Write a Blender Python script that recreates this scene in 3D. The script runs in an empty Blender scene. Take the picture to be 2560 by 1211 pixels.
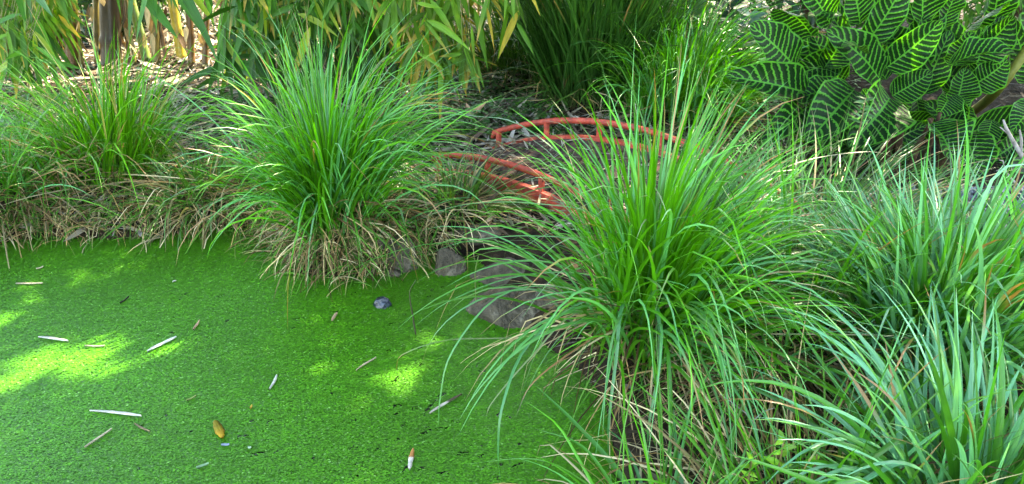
import bpy, math, random
import numpy as np
from mathutils import Vector, noise as mnoise

R = math.radians
rng = np.random.default_rng(7)
random.seed(7)
sc = bpy.context.scene
COL = sc.collection

# ------------------------------------------------------------------ camera, world, sun, exposure
CAMZ, PITCH, FPX = 1.6, 25.0, 2009.0
cd = bpy.data.cameras.new('camera')
cd.sensor_width = 36
cd.lens = 36 * FPX / 2560
cd.clip_start = 0.05
cd.clip_end = 500
cam = bpy.data.objects.new('camera', cd)
COL.objects.link(cam)
cam.location = (0, 0, CAMZ)
cam.rotation_euler = (R(90 - PITCH), 0, 0)
sc.camera = cam

SUN_EL, SUN_AZ = 47.0, 43.0            # azimuth from +Y towards +X
sd = Vector((math.sin(R(SUN_AZ)) * math.cos(R(SUN_EL)), math.cos(R(SUN_AZ)) * math.cos(R(SUN_EL)), math.sin(R(SUN_EL))))
w = bpy.data.worlds.new('World')
sc.world = w
w.use_nodes = True
nt = w.node_tree
sky = nt.nodes.new('ShaderNodeTexSky')
sky.sky_type = 'NISHITA'
sky.sun_disc = False
sky.sun_elevation = R(SUN_EL)
sky.sun_rotation = R(SUN_AZ)
bg = nt.nodes['Background']
nt.links.new(sky.outputs[0], bg.inputs[0])
bg.inputs[1].default_value = 0.15
sl = bpy.data.lights.new('sun', 'SUN')
sl.energy = 3.6
sl.angle = R(0.5)
sl.color = (1.0, 0.95, 0.85)
so = bpy.data.objects.new('sun', sl)
COL.objects.link(so)
so.rotation_euler = (-sd).to_track_quat('-Z', 'Y').to_euler()
so.location = sd * 20
sc.view_settings.view_transform = 'Standard'
sc.view_settings.look = 'None'
sc.view_settings.gamma = 1
sc.view_settings.exposure = 3.6
sc.view_settings.use_white_balance = True      # the camera's white balance, set for open shade
sc.view_settings.white_balance_temperature = 8300
sc.view_settings.white_balance_tint = 10
sc.cycles.max_bounces = 6
sc.cycles.diffuse_bounces = 3
sc.cycles.glossy_bounces = 2
sc.cycles.transmission_bounces = 4
sc.cycles.sample_clamp_indirect = 4

# ------------------------------------------------------------------ helpers
cP, sP = math.cos(R(PITCH)), math.sin(R(PITCH))


def ray(px, py):
    x = (px - 1280) / FPX
    y = -(py - 605.5) / FPX
    return np.array([x, cP + y * sP, -sP + y * cP])


def at(px, py, z=0.0):
    d = ray(px, py)
    t = (z - CAMZ) / d[2]
    return np.array([0, 0, CAMZ]) + d * t


def aty(px, py, Y):
    d = ray(px, py)
    return np.array([0, 0, CAMZ]) + d * (Y / d[1])


# shoreline of the pond
shore_px = [(-900, 690), (-200, 650), (0, 615), (120, 598), (300, 605), (450, 590), (560, 570), (650, 575), (690, 625), (740, 690),
            (850, 705), (940, 690), (1000, 668), (1060, 645), (1180, 650), (1230, 690), (1270, 760), (1330, 850), (1440, 930),
            (1510, 1010), (1530, 1120), (1540, 1211), (1560, 1500), (1580, 2300)]
shore = np.array([at(a, b, 0.0)[:2] for a, b in shore_px] + [(-3.5, 0.1)])


def inside(P, poly):
    x, y = P[:, 0], P[:, 1]
    r = np.zeros(len(P), bool)
    j = len(poly) - 1
    for i in range(len(poly)):
        xi, yi = poly[i]
        xj, yj = poly[j]
        c = ((yi > y) != (yj > y)) & (x < (xj - xi) * (y - yi) / (yj - yi + 1e-12) + xi)
        r ^= c
        j = i
    return r


def sdist(P):
    d = np.full(len(P), 1e9)
    n = len(shore)
    for i in range(n):
        a, b = shore[i], shore[(i + 1) % n]
        ab = b - a
        t = np.clip(((P - a) @ ab) / (ab @ ab), 0, 1)
        q = a + t[:, None] * ab
        d = np.minimum(d, np.hypot(*(P - q).T))
    return np.where(inside(P, shore), -d, d)


_ph = rng.uniform(0, 6.28, (14, 2))
_fr = rng.uniform(0.6, 7, (14, 2)) * rng.choice([-1, 1], (14, 2))


def ground(P):
    P = np.asarray(P, float)
    s = sdist(P)
    n = sum(np.sin(P[:, 0] * f[0] + p[0]) * np.sin(P[:, 1] * f[1] + p[1]) / (1 + abs(f[0]) + abs(f[1])) for f, p in zip(_fr, _ph))
    up = 0.10 * (1 - np.exp(-np.clip(s, 0, 99) / 0.08)) + 0.02 * np.clip(s, 0, 8) + 0.03 * n * np.clip(s * 3, 0, 1)
    return np.where(s > 0, up, np.clip(s * 1.2, -0.25, 0))


def g1(x, y):
    return float(ground(np.array([[x, y]]))[0])


def onground(px, py):
    z = 0.1
    for _ in range(6):
        p = at(px, py, z)
        z = g1(p[0], p[1])
    return np.array([p[0], p[1], z])


def tag(o, label=None, cat=None, group=None, kind=None):
    if label: o['label'] = label
    if cat: o['category'] = cat
    if group: o['group'] = group
    if kind: o['kind'] = kind
    return o


def empty(name, loc, label=None, cat=None, group=None):
    o = bpy.data.objects.new(name, None)
    o.empty_display_size = 0.1
    COL.objects.link(o)
    o.location = [float(c) for c in loc]
    return tag(o, label, cat, group)


class MB:
    """collects vertices / faces / colours / uvs; build() links one mesh object"""
    def __init__(s):
        s.v, s.q, s.c, s.uv, s.n = [], [], [], [], 0

    def add(s, V, Q, C=None, UV=None):
        V = np.asarray(V, float).reshape(-1, 3)
        Q = np.asarray(Q, int)
        if C is None: C = np.ones((len(V), 3)) * 0.5
        C = np.asarray(C, float)
        if C.ndim == 1: C = np.tile(C, (len(V), 1))
        if UV is None: UV = np.zeros((len(V), 2))
        s.v.append(V); s.c.append(C); s.uv.append(np.asarray(UV, float))
        if Q.shape[1] == 3: Q = np.c_[Q, -np.ones(len(Q), int) - s.n]
        s.q.append(Q + s.n)
        s.n += len(V)

    def build(s, name, mat, parent=None, smooth=True, loc=None):
        V = np.concatenate(s.v); Q = np.concatenate(s.q); Cc = np.concatenate(s.c); U = np.concatenate(s.uv)
        if loc is None and parent is not None: loc = np.array(parent.location)
        if loc is not None: V = V - np.asarray(loc)
        tri = Q[:, 3] < 0
        if tri.any():
            idx = np.concatenate([Q[~tri].ravel(), Q[tri][:, :3].ravel()])
            tot = np.concatenate([np.full((~tri).sum(), 4), np.full(tri.sum(), 3)])
        else:
            idx = Q.ravel(); tot = np.full(len(Q), 4)
        st = np.concatenate([[0], np.cumsum(tot)[:-1]])
        m = bpy.data.meshes.new(name)
        m.vertices.add(len(V)); m.vertices.foreach_set('co', V.astype(np.float32).ravel())
        m.loops.add(len(idx)); m.loops.foreach_set('vertex_index', idx.astype(np.int32))
        m.polygons.add(len(tot))
        m.polygons.foreach_set('loop_start', st.astype(np.int32))
        m.polygons.foreach_set('loop_total', tot.astype(np.int32))
        m.polygons.foreach_set('use_smooth', np.full(len(tot), smooth))
        a = m.color_attributes.new('col', 'FLOAT_COLOR', 'POINT')
        a.data.foreach_set('color', np.c_[Cc, np.ones(len(Cc))].astype(np.float32).ravel())
        ul = m.uv_layers.new(name='uv')
        ul.data.foreach_set('uv', U[idx].astype(np.float32).ravel())
        m.update(calc_edges=True)
        m.materials.append(mat)
        o = bpy.data.objects.new(name, m)
        COL.objects.link(o)
        if parent is not None: o.parent = parent
        elif loc is not None: o.location = loc
        return o


# ------------------------------------------------------------------ materials
def newmat(name):
    m = bpy.data.materials.new(name)
    m.use_nodes = True
    t = m.node_tree
    return m, t, t.nodes, t.links, t.nodes['Principled BSDF'], t.nodes['Material Output']


def N(ns, typ, **kw):
    n = ns.new(typ)
    for k, v in kw.items():
        setattr(n, k, v)
    return n


def ramp(ns, stops):
    r = ns.new('ShaderNodeValToRGB')
    e = r.color_ramp.elements
    while len(e) < len(stops): e.new(0.5)
    for el, (p, c) in zip(e, stops):
        el.position = p
        el.color = (*c, 1) if len(c) == 3 else c
    return r


def leaf_mat(name, rough=0.42, spec=0.5, trans=0.3, streak=60.0, tint=(1.3, 1.25, 0.35), amt=0.35):
    m, t, ns, L, b, out = newmat(name)
    a = N(ns, 'ShaderNodeAttribute', attribute_name='col')
    uv = N(ns, 'ShaderNodeUVMap', uv_map='uv')
    mp = N(ns, 'ShaderNodeMapping')
    mp.inputs['Scale'].default_value = (6, 0.6, 1)
    L.new(uv.outputs[0], mp.inputs[0])
    nz = N(ns, 'ShaderNodeTexNoise')
    nz.inputs['Scale'].default_value = 3
    nz.inputs['Detail'].default_value = 4
    L.new(mp.outputs[0], nz.inputs['Vector'])
    mr = N(ns, 'ShaderNodeMapRange')
    mr.inputs[1].default_value = 0.3; mr.inputs[2].default_value = 0.7
    mr.inputs[3].default_value = 1 - amt; mr.inputs[4].default_value = 1 + amt
    L.new(nz.outputs[0], mr.inputs[0])
    mx = N(ns, 'ShaderNodeVectorMath', operation='SCALE')
    L.new(a.outputs['Color'], mx.inputs[0]); L.new(mr.outputs[0], mx.inputs['Scale'])
    L.new(mx.outputs[0], b.inputs['Base Color'])
    b.inputs['Roughness'].default_value = rough
    b.inputs['Specular IOR Level'].default_value = spec
    tr = N(ns, 'ShaderNodeBsdfTranslucent')
    tm = N(ns, 'ShaderNodeVectorMath', operation='MULTIPLY')
    tm.inputs[1].default_value = tint
    L.new(mx.outputs[0], tm.inputs[0]); L.new(tm.outputs[0], tr.inputs[0])
    ms = N(ns, 'ShaderNodeMixShader')
    ms.inputs[0].default_value = trans
    L.new(b.outputs[0], ms.inputs[1]); L.new(tr.outputs[0], ms.inputs[2])
    L.new(ms.outputs[0], out.inputs[0])
    return m


M_BLADE = leaf_mat('grass blade', 0.36, 0.6, 0.25, tint=(1.6, 1.5, 0.3))
M_DRY = leaf_mat('dry straw', 0.7, 0.25, 0.12, tint=(1.1, 1, 0.8), amt=0.5)
M_BAMBOO = leaf_mat('bamboo leaf', 0.45, 0.25, 0.35)
M_LEAF = leaf_mat('broad leaf', 0.4, 0.5, 0.3)


def rough_mat(name, c1, c2, scale=12, rough=0.85, bump=0.5, c3=None, spec=0.3, bscale=60, dist=0.01):
    m, t, ns, L, b, out = newmat(name)
    tc = N(ns, 'ShaderNodeTexCoord')
    nz = N(ns, 'ShaderNodeTexNoise')
    nz.inputs['Scale'].default_value = scale; nz.inputs['Detail'].default_value = 8; nz.inputs['Roughness'].default_value = 0.65
    L.new(tc.outputs['Object'], nz.inputs['Vector'])
    st = [(0.35, c1), (0.65, c2)]
    if c3: st = [(0.3, c1), (0.55, c2), (0.72, c3)]
    r = ramp(ns, st)
    L.new(nz.outputs[0], r.inputs[0])
    L.new(r.outputs[0], b.inputs['Base Color'])
    b.inputs['Roughness'].default_value = rough
    b.inputs['Specular IOR Level'].default_value = spec
    n2 = N(ns, 'ShaderNodeTexNoise')
    n2.inputs['Scale'].default_value = bscale; n2.inputs['Detail'].default_value = 6
    L.new(tc.outputs['Object'], n2.inputs['Vector'])
    bp = N(ns, 'ShaderNodeBump')
    bp.inputs['Strength'].default_value = bump; bp.inputs['Distance'].default_value = dist
    L.new(n2.outputs[0], bp.inputs['Height']); L.new(bp.outputs[0], b.inputs['Normal'])
    return m


M_SOIL = rough_mat('soil', (0.007, 0.005, 0.003), (0.028, 0.019, 0.01), 9, 0.95, 0.8, (0.06, 0.043, 0.023), 0.2, 40, 0.03)
M_ROCK = rough_mat('rock', (0.03, 0.026, 0.018), (0.1, 0.084, 0.06), 11, 0.8, 1.0, (0.27, 0.235, 0.175), 0.15, 45, 0.02)
M_ROCKW = rough_mat('wet rock', (0.006, 0.008, 0.012), (0.02, 0.027, 0.04), 25, 0.25, 0.8, (0.12, 0.15, 0.2), 0.6, 60, 0.006)
M_BARK = rough_mat('root wood', (0.02, 0.012, 0.006), (0.08, 0.045, 0.025), 20, 0.9, 0.9, (0.16, 0.11, 0.07), 0.2, 50, 0.01)
M_TWIG = rough_mat('grey twig', (0.13, 0.12, 0.11), (0.3, 0.27, 0.25), 30, 0.8, 0.5, (0.42, 0.4, 0.38), 0.2)
M_RED = rough_mat('weathered red paint', (0.1, 0.04, 0.03), (0.52, 0.065, 0.035), 26, 0.6, 0.9, (0.62, 0.14, 0.09), 0.4, 80, 0.004)
M_PLANK = rough_mat('old plank', (0.02, 0.013, 0.01), (0.07, 0.045, 0.035), 16, 0.85, 0.9, (0.17, 0.07, 0.045), 0.3, 40, 0.01)
M_HOSE = rough_mat('black hose', (0.012, 0.013, 0.016), (0.03, 0.03, 0.035), 8, 0.35, 0.1, spec=0.5)
M_BLUE = rough_mat('blue plastic', (0.0, 0.2, 0.55), (0.0, 0.3, 0.7), 8, 0.4, 0.1, spec=0.5)


def attr_mat(name, rough=0.7, spec=0.3):
    m, t, ns, L, b, out = newmat(name)
    a = N(ns, 'ShaderNodeAttribute', attribute_name='col')
    tc = N(ns, 'ShaderNodeTexCoord')
    nz = N(ns, 'ShaderNodeTexNoise'); nz.inputs['Scale'].default_value = 40; nz.inputs['Detail'].default_value = 5
    L.new(tc.outputs['Object'], nz.inputs['Vector'])
    mr = N(ns, 'ShaderNodeMapRange'); mr.inputs[3].default_value = 0.5; mr.inputs[4].default_value = 1.5
    L.new(nz.outputs[0], mr.inputs[0])
    mx = N(ns, 'ShaderNodeVectorMath', operation='SCALE')
    L.new(a.outputs['Color'], mx.inputs[0]); L.new(mr.outputs[0], mx.inputs['Scale'])
    L.new(mx.outputs[0], b.inputs['Base Color'])
    b.inputs['Roughness'].default_value = rough; b.inputs['Specular IOR Level'].default_value = spec
    return m


M_CULM = attr_mat('bamboo culm', 0.4, 0.5)
M_STONE = attr_mat('gravel stone', 0.6, 0.4)
M_DUCK = attr_mat('duckweed frond', 0.55, 0.25)


def duck_surface():
    m, t, ns, L, b, out = newmat('duckweed mat')
    tc = N(ns, 'ShaderNodeTexCoord')
    vo = N(ns, 'ShaderNodeTexVoronoi'); vo.inputs['Scale'].default_value = 130
    L.new(tc.outputs['Object'], vo.inputs['Vector'])
    r = ramp(ns, [(0.0, (0.045, 0.22, 0.007)), (0.5, (0.035, 0.18, 0.005)), (0.9, (0.02, 0.12, 0.003))])
    L.new(vo.outputs['Distance'], r.inputs[0])
    n1 = N(ns, 'ShaderNodeTexNoise'); n1.inputs['Scale'].default_value = 1.7; n1.inputs['Detail'].default_value = 5
    L.new(tc.outputs['Object'], n1.inputs['Vector'])
    r1 = ramp(ns, [(0.35, (0.75, 0.85, 0.7)), (0.65, (1.3, 1.15, 1.3))])
    L.new(n1.outputs[0], r1.inputs[0])
    mx = N(ns, 'ShaderNodeVectorMath', operation='MULTIPLY')
    L.new(r.outputs[0], mx.inputs[0]); L.new(r1.outputs[0], mx.inputs[1])
    L.new(mx.outputs[0], b.inputs['Base Color'])
    b.inputs['Roughness'].default_value = 0.5
    bp = N(ns, 'ShaderNodeBump'); bp.inputs['Strength'].default_value = 0.4; bp.inputs['Distance'].default_value = 0.002; bp.invert = True
    L.new(vo.outputs['Distance'], bp.inputs['Height']); L.new(bp.outputs[0], b.inputs['Normal'])
    return m


def zebra_mat():
    m, t, ns, L, b, out = newmat('zebra leaf')
    uv = N(ns, 'ShaderNodeUVMap', uv_map='uv')
    sp = N(ns, 'ShaderNodeSeparateXYZ'); L.new(uv.outputs[0], sp.inputs[0])

    def mt(op, a, bb=None, c=None):
        n = N(ns, 'ShaderNodeMath', operation=op)
        for i, v in enumerate((a, bb, c)):
            if v is None: continue
            if isinstance(v, (int, float)): n.inputs[i].default_value = v
            else: L.new(v, n.inputs[i])
        return n.outputs[0]
    u = mt('SUBTRACT', mt('MULTIPLY', sp.outputs[0], 2), 1)      # -1..1
    au = mt('ABSOLUTE', u)
    v = sp.outputs[1]
    obi = N(ns, 'ShaderNodeObjectInfo')
    nz = N(ns, 'ShaderNodeTexNoise'); nz.inputs['Scale'].default_value = 14; nz.inputs['Detail'].default_value = 3
    cb = N(ns, 'ShaderNodeCombineXYZ')
    L.new(u, cb.inputs[0]); L.new(v, cb.inputs[1]); L.new(mt('MULTIPLY', obi.outputs['Random'], 20), cb.inputs[2])
    L.new(cb.outputs[0], nz.inputs['Vector'])
    side = mt('MULTIPLY', mt('GREATER_THAN', u, 0), 0.5)
    ph = mt('ADD', mt('MULTIPLY', mt('SUBTRACT', v, mt('MULTIPLY', mt('POWER', au, 1.3), 0.17)), 11.5), side)
    ph = mt('ADD', ph, mt('MULTIPLY', mt('SUBTRACT', nz.outputs[0], 0.5), 0.55))
    tri = mt('ABSOLUTE', mt('SUBTRACT', mt('MULTIPLY', mt('FRACT', ph), 2), 1))   # 0..1
    # light veins: wide near margin, narrow inside
    thr = mt('ADD', 0.58, mt('MULTIPLY', nz.outputs[0], 0.3))
    stripe = N(ns, 'ShaderNodeMapRange'); stripe.inputs[3].default_value = 0; stripe.inputs[4].default_value = 1
    L.new(mt('SUBTRACT', tri, thr), stripe.inputs[0]); stripe.inputs[1].default_value = -0.05; stripe.inputs[2].default_value = 0.1
    mid = mt('LESS_THAN', au, 0.045)
    edge = mt('GREATER_THAN', au, 0.93)
    mask = mt('MAXIMUM', stripe.outputs[0], mt('MAXIMUM', mid, edge))
    mixc = N(ns, 'ShaderNodeMix', data_type='RGBA')
    mixc.inputs[6].default_value = (0.004, 0.028, 0.006, 1)
    mixc.inputs[7].default_value = (0.05, 0.25, 0.03, 1)
    L.new(mask, mixc.inputs[0])
    geo = N(ns, 'ShaderNodeNewGeometry')
    back = N(ns, 'ShaderNodeMix', data_type='RGBA')
    L.new(mt('MULTIPLY', geo.outputs['Backfacing'], 0.8), back.inputs[0])
    L.new(mixc.outputs[2], back.inputs[6]); back.inputs[7].default_value = (0.05, 0.12, 0.03, 1)
    L.new(back.outputs[2], b.inputs['Base Color'])
    b.inputs['Roughness'].default_value = 0.45
    b.inputs['Specular IOR Level'].default_value = 0.2
    bp = N(ns, 'ShaderNodeBump'); bp.inputs['Strength'].default_value = 0.5; bp.inputs['Distance'].default_value = 0.006
    L.new(tri, bp.inputs['Height']); L.new(bp.outputs[0], b.inputs['Normal'])
    tr = N(ns, 'ShaderNodeBsdfTranslucent')
    tm = N(ns, 'ShaderNodeVectorMath', operation='MULTIPLY'); tm.inputs[1].default_value = (2.2, 1.9, 0.35)
    L.new(mixc.outputs[2], tm.inputs[0]); L.new(tm.outputs[0], tr.inputs[0])
    ms = N(ns, 'ShaderNodeMixShader'); ms.inputs[0].default_value = 0.35
    L.new(b.outputs[0], ms.inputs[1]); L.new(tr.outputs[0], ms.inputs[2]); L.new(ms.outputs[0], out.inputs[0])
    return m


M_ZEBRA = zebra_mat()


# ------------------------------------------------------------------ shape generators
def blades(n, base, az, th0, ln, wd, droop, col, S=9, pw=1.9, kink=0.06, twist=0.5, tipcol=None, tipfrac=0.0, floor=True, azw=0.25):
    """n ribbon leaves with a V fold; returns V,Q,C,UV"""
    base = np.asarray(base, float)
    s = np.linspace(0, 1, S + 1)
    th = th0[:, None] + droop[:, None] * s[None] ** pw
    kk = rng.random(n) < kink
    ks = rng.uniform(0.35, 0.85, n)
    th += (kk[:, None] & (s[None] > ks[:, None])) * rng.uniform(0.5, 1.5, n)[:, None]
    th = np.clip(th, -0.3, 2.95)
    a = az[:, None] + (rng.normal(0, azw, n))[:, None] * s[None]
    dx, dy, dz = np.sin(th) * np.cos(a), np.sin(th) * np.sin(a), np.cos(th)
    T = np.stack([dx, dy, dz], -1)
    step = ln[:, None, None] / S
    P = np.concatenate([np.zeros((n, 1, 3)), np.cumsum((T[:, :-1] + T[:, 1:]) / 2 * step, 1)], 1) + base[:, None]
    if floor:
        g = ground(P.reshape(-1, 3)[:, :2]).reshape(n, S + 1)
        lim = g + 0.008 + rng.uniform(0, 0.07, n)[:, None]
        P[..., 2] = np.where(g > 0, np.maximum(P[..., 2], lim), P[..., 2])
    side = np.stack([-np.sin(a), np.cos(a), 0 * a], -1)
    nor = np.cross(side, T)
    tw = rng.normal(0, twist, n)[:, None] + rng.normal(0, twist * 1.2, n)[:, None] * s[None]
    side = np.cos(tw)[..., None] * side + np.sin(tw)[..., None] * nor
    nor = np.cross(side, T)
    prof = np.minimum(1, (s * 6 + 0.55)) * (1 - s ** 2.6) + 0.03
    h = (wd[:, None] * prof[None] * 0.5)[..., None]
    fold = 0.35
    Lf, Rt, Md = P - side * h + nor * 0, P + side * h, P - nor * h * fold
    V = np.stack([Lf, Md, Rt], 2).reshape(-1, 3)
    k = (np.arange(n)[:, None] * (S + 1) + np.arange(S)[None]).reshape(-1) * 3
    Q = np.concatenate([np.stack([k, k + 1, k + 4, k + 3], 1), np.stack([k + 1, k + 2, k + 5, k + 4], 1)])
    C = np.repeat(col[:, None, :], S + 1, 1)
    if tipcol is not None:
        tf = (rng.random(n) < tipfrac)
        st = rng.uniform(0.55, 0.95, n)
        f = np.clip((s[None] - st[:, None]) / 0.12, 0, 1) * tf[:, None]
        C = C * (1 - f[..., None]) + np.asarray(tipcol) * f[..., None]
    bf = np.clip(1 - s / 0.13, 0, 1)[None, :, None] * 0.5
    C = C * (1 - bf) + np.array([0.13, 0.15, 0.05]) * bf
    C = np.repeat(C[:, :, None, :], 3, 2).reshape(-1, 3)
    o = rng.uniform(0, 50, n)
    UV = np.stack([np.broadcast_to(np.array([0, .5, 1])[None, None], (n, S + 1, 3)) + o[:, None, None],
                   np.broadcast_to(s[None, :, None] * 3, (n, S + 1, 3)) + o[:, None, None]], -1).reshape(-1, 2)
    return V, Q, C, UV


def greens(n, a=(0.045, 0.17, 0.012), b=(0.085, 0.235, 0.02), c=None, f=0.0, var=0.2):
    t = rng.random(n)[:, None]
    col = np.asarray(a) * (1 - t) + np.asarray(b) * t
    col = col * rng.normal(1, var, n).clip(0.5, 1.6)[:, None]
    if c is not None:
        m = rng.random(n) < f
        col[m] = np.asarray(c) * rng.uniform(0.7, 1.3, m.sum())[:, None]
    return col


STRAW = np.array([[0.46, 0.34, 0.16], [0.34, 0.22, 0.09], [0.55, 0.45, 0.26], [0.2, 0.125, 0.05], [0.38, 0.3, 0.15], [0.1, 0.06, 0.025]])


def straw(n, g=0.0):
    c = STRAW[rng.integers(0, len(STRAW), n)] * rng.uniform(0.4, 1.5, n)[:, None]
    m = rng.random(n) < g
    c[m] = greens(m.sum(), (0.03, 0.15, 0.01), (0.09, 0.24, 0.03))
    return c


def path_ribbon(pts, width, col, S=14, col2=None, c2at=0.7, fold=0.35, roll=0.0, taper=2.4):
    """one ribbon through given 3D points (Catmull-Rom)"""
    p = np.asarray(pts, float)
    p = np.vstack([2 * p[0] - p[1], p, 2 * p[-1] - p[-2]])
    ns = len(p) - 3
    out = []
    for t in np.linspace(0, ns - 1e-6, S + 1):
        i = int(t); f = t - i
        a, b, c, d = p[i:i + 4]
        out.append(0.5 * ((2 * b) + (c - a) * f + (2 * a - 5 * b + 4 * c - d) * f * f + (3 * b - a - 3 * c + d) * f ** 3))
    P = np.array(out)
    T = np.gradient(P, axis=0)
    T /= np.linalg.norm(T, axis=1)[:, None] + 1e-9
    ref = np.array([0, 0.0, 1.0]) if abs(T[:, 2]).mean() < 0.9 else np.array([0, 1.0, 0.2])
    side = np.cross(T, ref); side /= np.linalg.norm(side, axis=1)[:, None] + 1e-9
    nor = np.cross(side, T)
    side = math.cos(roll) * side + math.sin(roll) * nor
    nor = np.cross(side, T)
    s = np.linspace(0, 1, S + 1)
    h = (width * 0.5 * (np.minimum(1, s * 6 + 0.5) * (1 - s ** taper) + 0.04))[:, None]
    V = np.stack([P - side * h, P - nor * h * fold, P + side * h], 1).reshape(-1, 3)
    k = np.arange(S) * 3
    Q = np.concatenate([np.stack([k, k + 1, k + 4, k + 3], 1), np.stack([k + 1, k + 2, k + 5, k + 4], 1)])
    C = np.tile(np.asarray(col, float), (S + 1, 1))
    if col2 is not None:
        f = np.clip((s - c2at) / 0.1, 0, 1)[:, None]
        C = C * (1 - f) + np.asarray(col2) * f
    C = np.repeat(C, 3, 0)
    UV = np.stack([np.tile([0, .5, 1], S + 1), np.repeat(s * 3, 3)], 1) + rng.uniform(0, 50)
    return V, Q, C, UV


def tube(pts, rad, col=(0.3, 0.3, 0.3), K=7, S=None, jit=0.0):
    p = np.asarray(pts, float)
    if S and len(p) > 2:
        q = np.vstack([2 * p[0] - p[1], p, 2 * p[-1] - p[-2]])
        ns = len(q) - 3; out = []
        for t in np.linspace(0, ns - 1e-6, S + 1):
            i = int(t); f = t - i
            a, b, c, d = q[i:i + 4]
            out.append(0.5 * ((2 * b) + (c - a) * f + (2 * a - 5 * b + 4 * c - d) * f * f + (3 * b - a - 3 * c + d) * f ** 3))
        rad = np.interp(np.linspace(0, 1, S + 1), np.linspace(0, 1, len(np.atleast_1d(rad))) if np.ndim(rad) else [0, 1], rad if np.ndim(rad) else [rad, rad])
        p = np.array(out)
    n = len(p)
    rad = np.broadcast_to(rad, n) if np.ndim(rad) == 0 else np.asarray(rad)
    if len(rad) != n: rad = np.interp(np.linspace(0, 1, n), np.linspace(0, 1, len(rad)), rad)
    T = np.gradient(p, axis=0); T /= np.linalg.norm(T, axis=1)[:, None] + 1e-9
    ref = np.array([0.13, 0.2, 1.0]) if abs(T[:, 2]).mean() < 0.8 else np.array([1.0, 0.1, 0])
    A = np.cross(T, ref); A /= np.linalg.norm(A, axis=1)[:, None] + 1e-9
    B = np.cross(T, A)
    th = np.linspace(0, 2 * math.pi, K, endpoint=False)
    rr = rad[:, None] * (1 + jit * rng.normal(0, 1, (n, K)))
    V = p[:, None] + (np.cos(th)[None, :, None] * A[:, None] + np.sin(th)[None, :, None] * B[:, None]) * rr[..., None]
    V = np.concatenate([V.reshape(-1, 3), p[:1], p[-1:]])
    i, j = np.meshgrid(np.arange(n - 1), np.arange(K), indexing='ij')
    j2 = (j + 1) % K
    Q = np.stack([i * K + j, i * K + j2, (i + 1) * K + j2, (i + 1) * K + j], -1).reshape(-1, 4)
    jj = np.arange(K)
    c0, c1 = n * K, n * K + 1
    # caps as degenerate-free quads (pairs of triangles merged) -> use triangles encoded as quads with repeated vertex avoided
    caps = []
    for k in range(0, K - 1, 2):
        caps.append([c0, (k + 2) % K, k + 1, k])
        caps.append([c1, (n - 1) * K + k, (n - 1) * K + k + 1, (n - 1) * K + (k + 2) % K])
    Q = np.concatenate([Q, np.array(caps)])
    return V, Q, np.tile(np.asarray(col, float), (len(V), 1)), np.zeros((len(V), 2))


def lances(P, D, Nn, ln, wd, col, tip=None, droop=0.3, S=4, hump=0.45):
    """many lance/oval leaves at once; P base, D direction, Nn approx normal"""
    n = len(P)
    D = D / (np.linalg.norm(D, axis=1)[:, None] + 1e-9)
    side = np.cross(D, Nn); side /= np.linalg.norm(side, axis=1)[:, None] + 1e-9
    nor = np.cross(side, D)
    s = np.linspace(0, 1, S + 1)
    dr = np.broadcast_to(droop, n)
    C3 = P[:, None] + D[:, None] * (ln[:, None] * s)[..., None]
    C3 = C3 - np.array([0, 0, 1.0]) * (dr[:, None] * ln[:, None] * s[None] ** 2)[..., None]
    prof = np.sin(np.pi * s ** (0.5 + hump * 0.4)) ** 0.85
    prof = np.clip(prof, 0.04, 1)
    h = (wd[:, None] * prof[None] * 0.5)[..., None]
    V = np.stack([C3 - side[:, None] * h, C3 - nor[:, None] * h * 0.3, C3 + side[:, None] * h], 2).reshape(-1, 3)
    k = (np.arange(n)[:, None] * (S + 1) + np.arange(S)[None]).reshape(-1) * 3
    Q = np.concatenate([np.stack([k, k + 1, k + 4, k + 3], 1), np.stack([k + 1, k + 2, k + 5, k + 4], 1)])
    C = np.repeat(col[:, None, :], S + 1, 1)
    if tip is not None:
        tc, tf = tip
        f = (np.clip((s[None] - 0.6) / 0.3, 0, 1) * (rng.random(n) < tf)[:, None])[..., None]
        C = C * (1 - f) + np.asarray(tc) * f
    C = np.repeat(C[:, :, None], 3, 2)
    # pale margins on some
    C = C.reshape(-1, 3)
    o = rng.uniform(0, 50, n)
    UV = np.stack([np.broadcast_to(np.array([0, .5, 1])[None, None], (n, S + 1, 3)) + o[:, None, None],
                   np.broadcast_to(s[None, :, None] * 2, (n, S + 1, 3)) + o[:, None, None]], -1).reshape(-1, 2)
    return V, Q, C, UV


def ico(sub=2):
    import bmesh
    bm = bmesh.new()
    bmesh.ops.create_icosphere(bm, subdivisions=sub, radius=1)
    V = np.array([v.co[:] for v in bm.verts]); F = np.array([[v.index for v in f.verts] for f in bm.faces])
    bm.free()
    return V, F


# ------------------------------------------------------------------ the setting
def axis(lo, hi, d, far_lo, far_hi, n=14):
    core = np.arange(lo, hi + d / 2, d)
    g = np.geomspace(1, 1 + (lo - far_lo), n)[1:] - 1
    h = np.geomspace(1, 1 + (far_hi - hi), n)[1:] - 1
    return np.concatenate([(lo - g)[::-1], core, hi + h])


gx = axis(-4.5, 5.0, 0.045, -90, 90)
gy = axis(0.6, 8.5, 0.045, -40, 150)
X, Y = np.meshgrid(gx, gy)
GP = np.c_[X.ravel(), Y.ravel()]
GZ = ground(GP)
GZ = GZ + rng.normal(0, 0.004, len(GZ)) * (GZ > 0.02)
nx, ny = len(gx), len(gy)
i, j = np.meshgrid(np.arange(ny - 1), np.arange(nx - 1), indexing='ij')
k = (i * nx + j).ravel()
mb = MB(); mb.add(np.c_[GP, GZ], np.stack([k, k + 1, k + nx + 1, k + nx], 1))
tag(mb.build('ground', M_SOIL), kind='structure')

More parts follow.
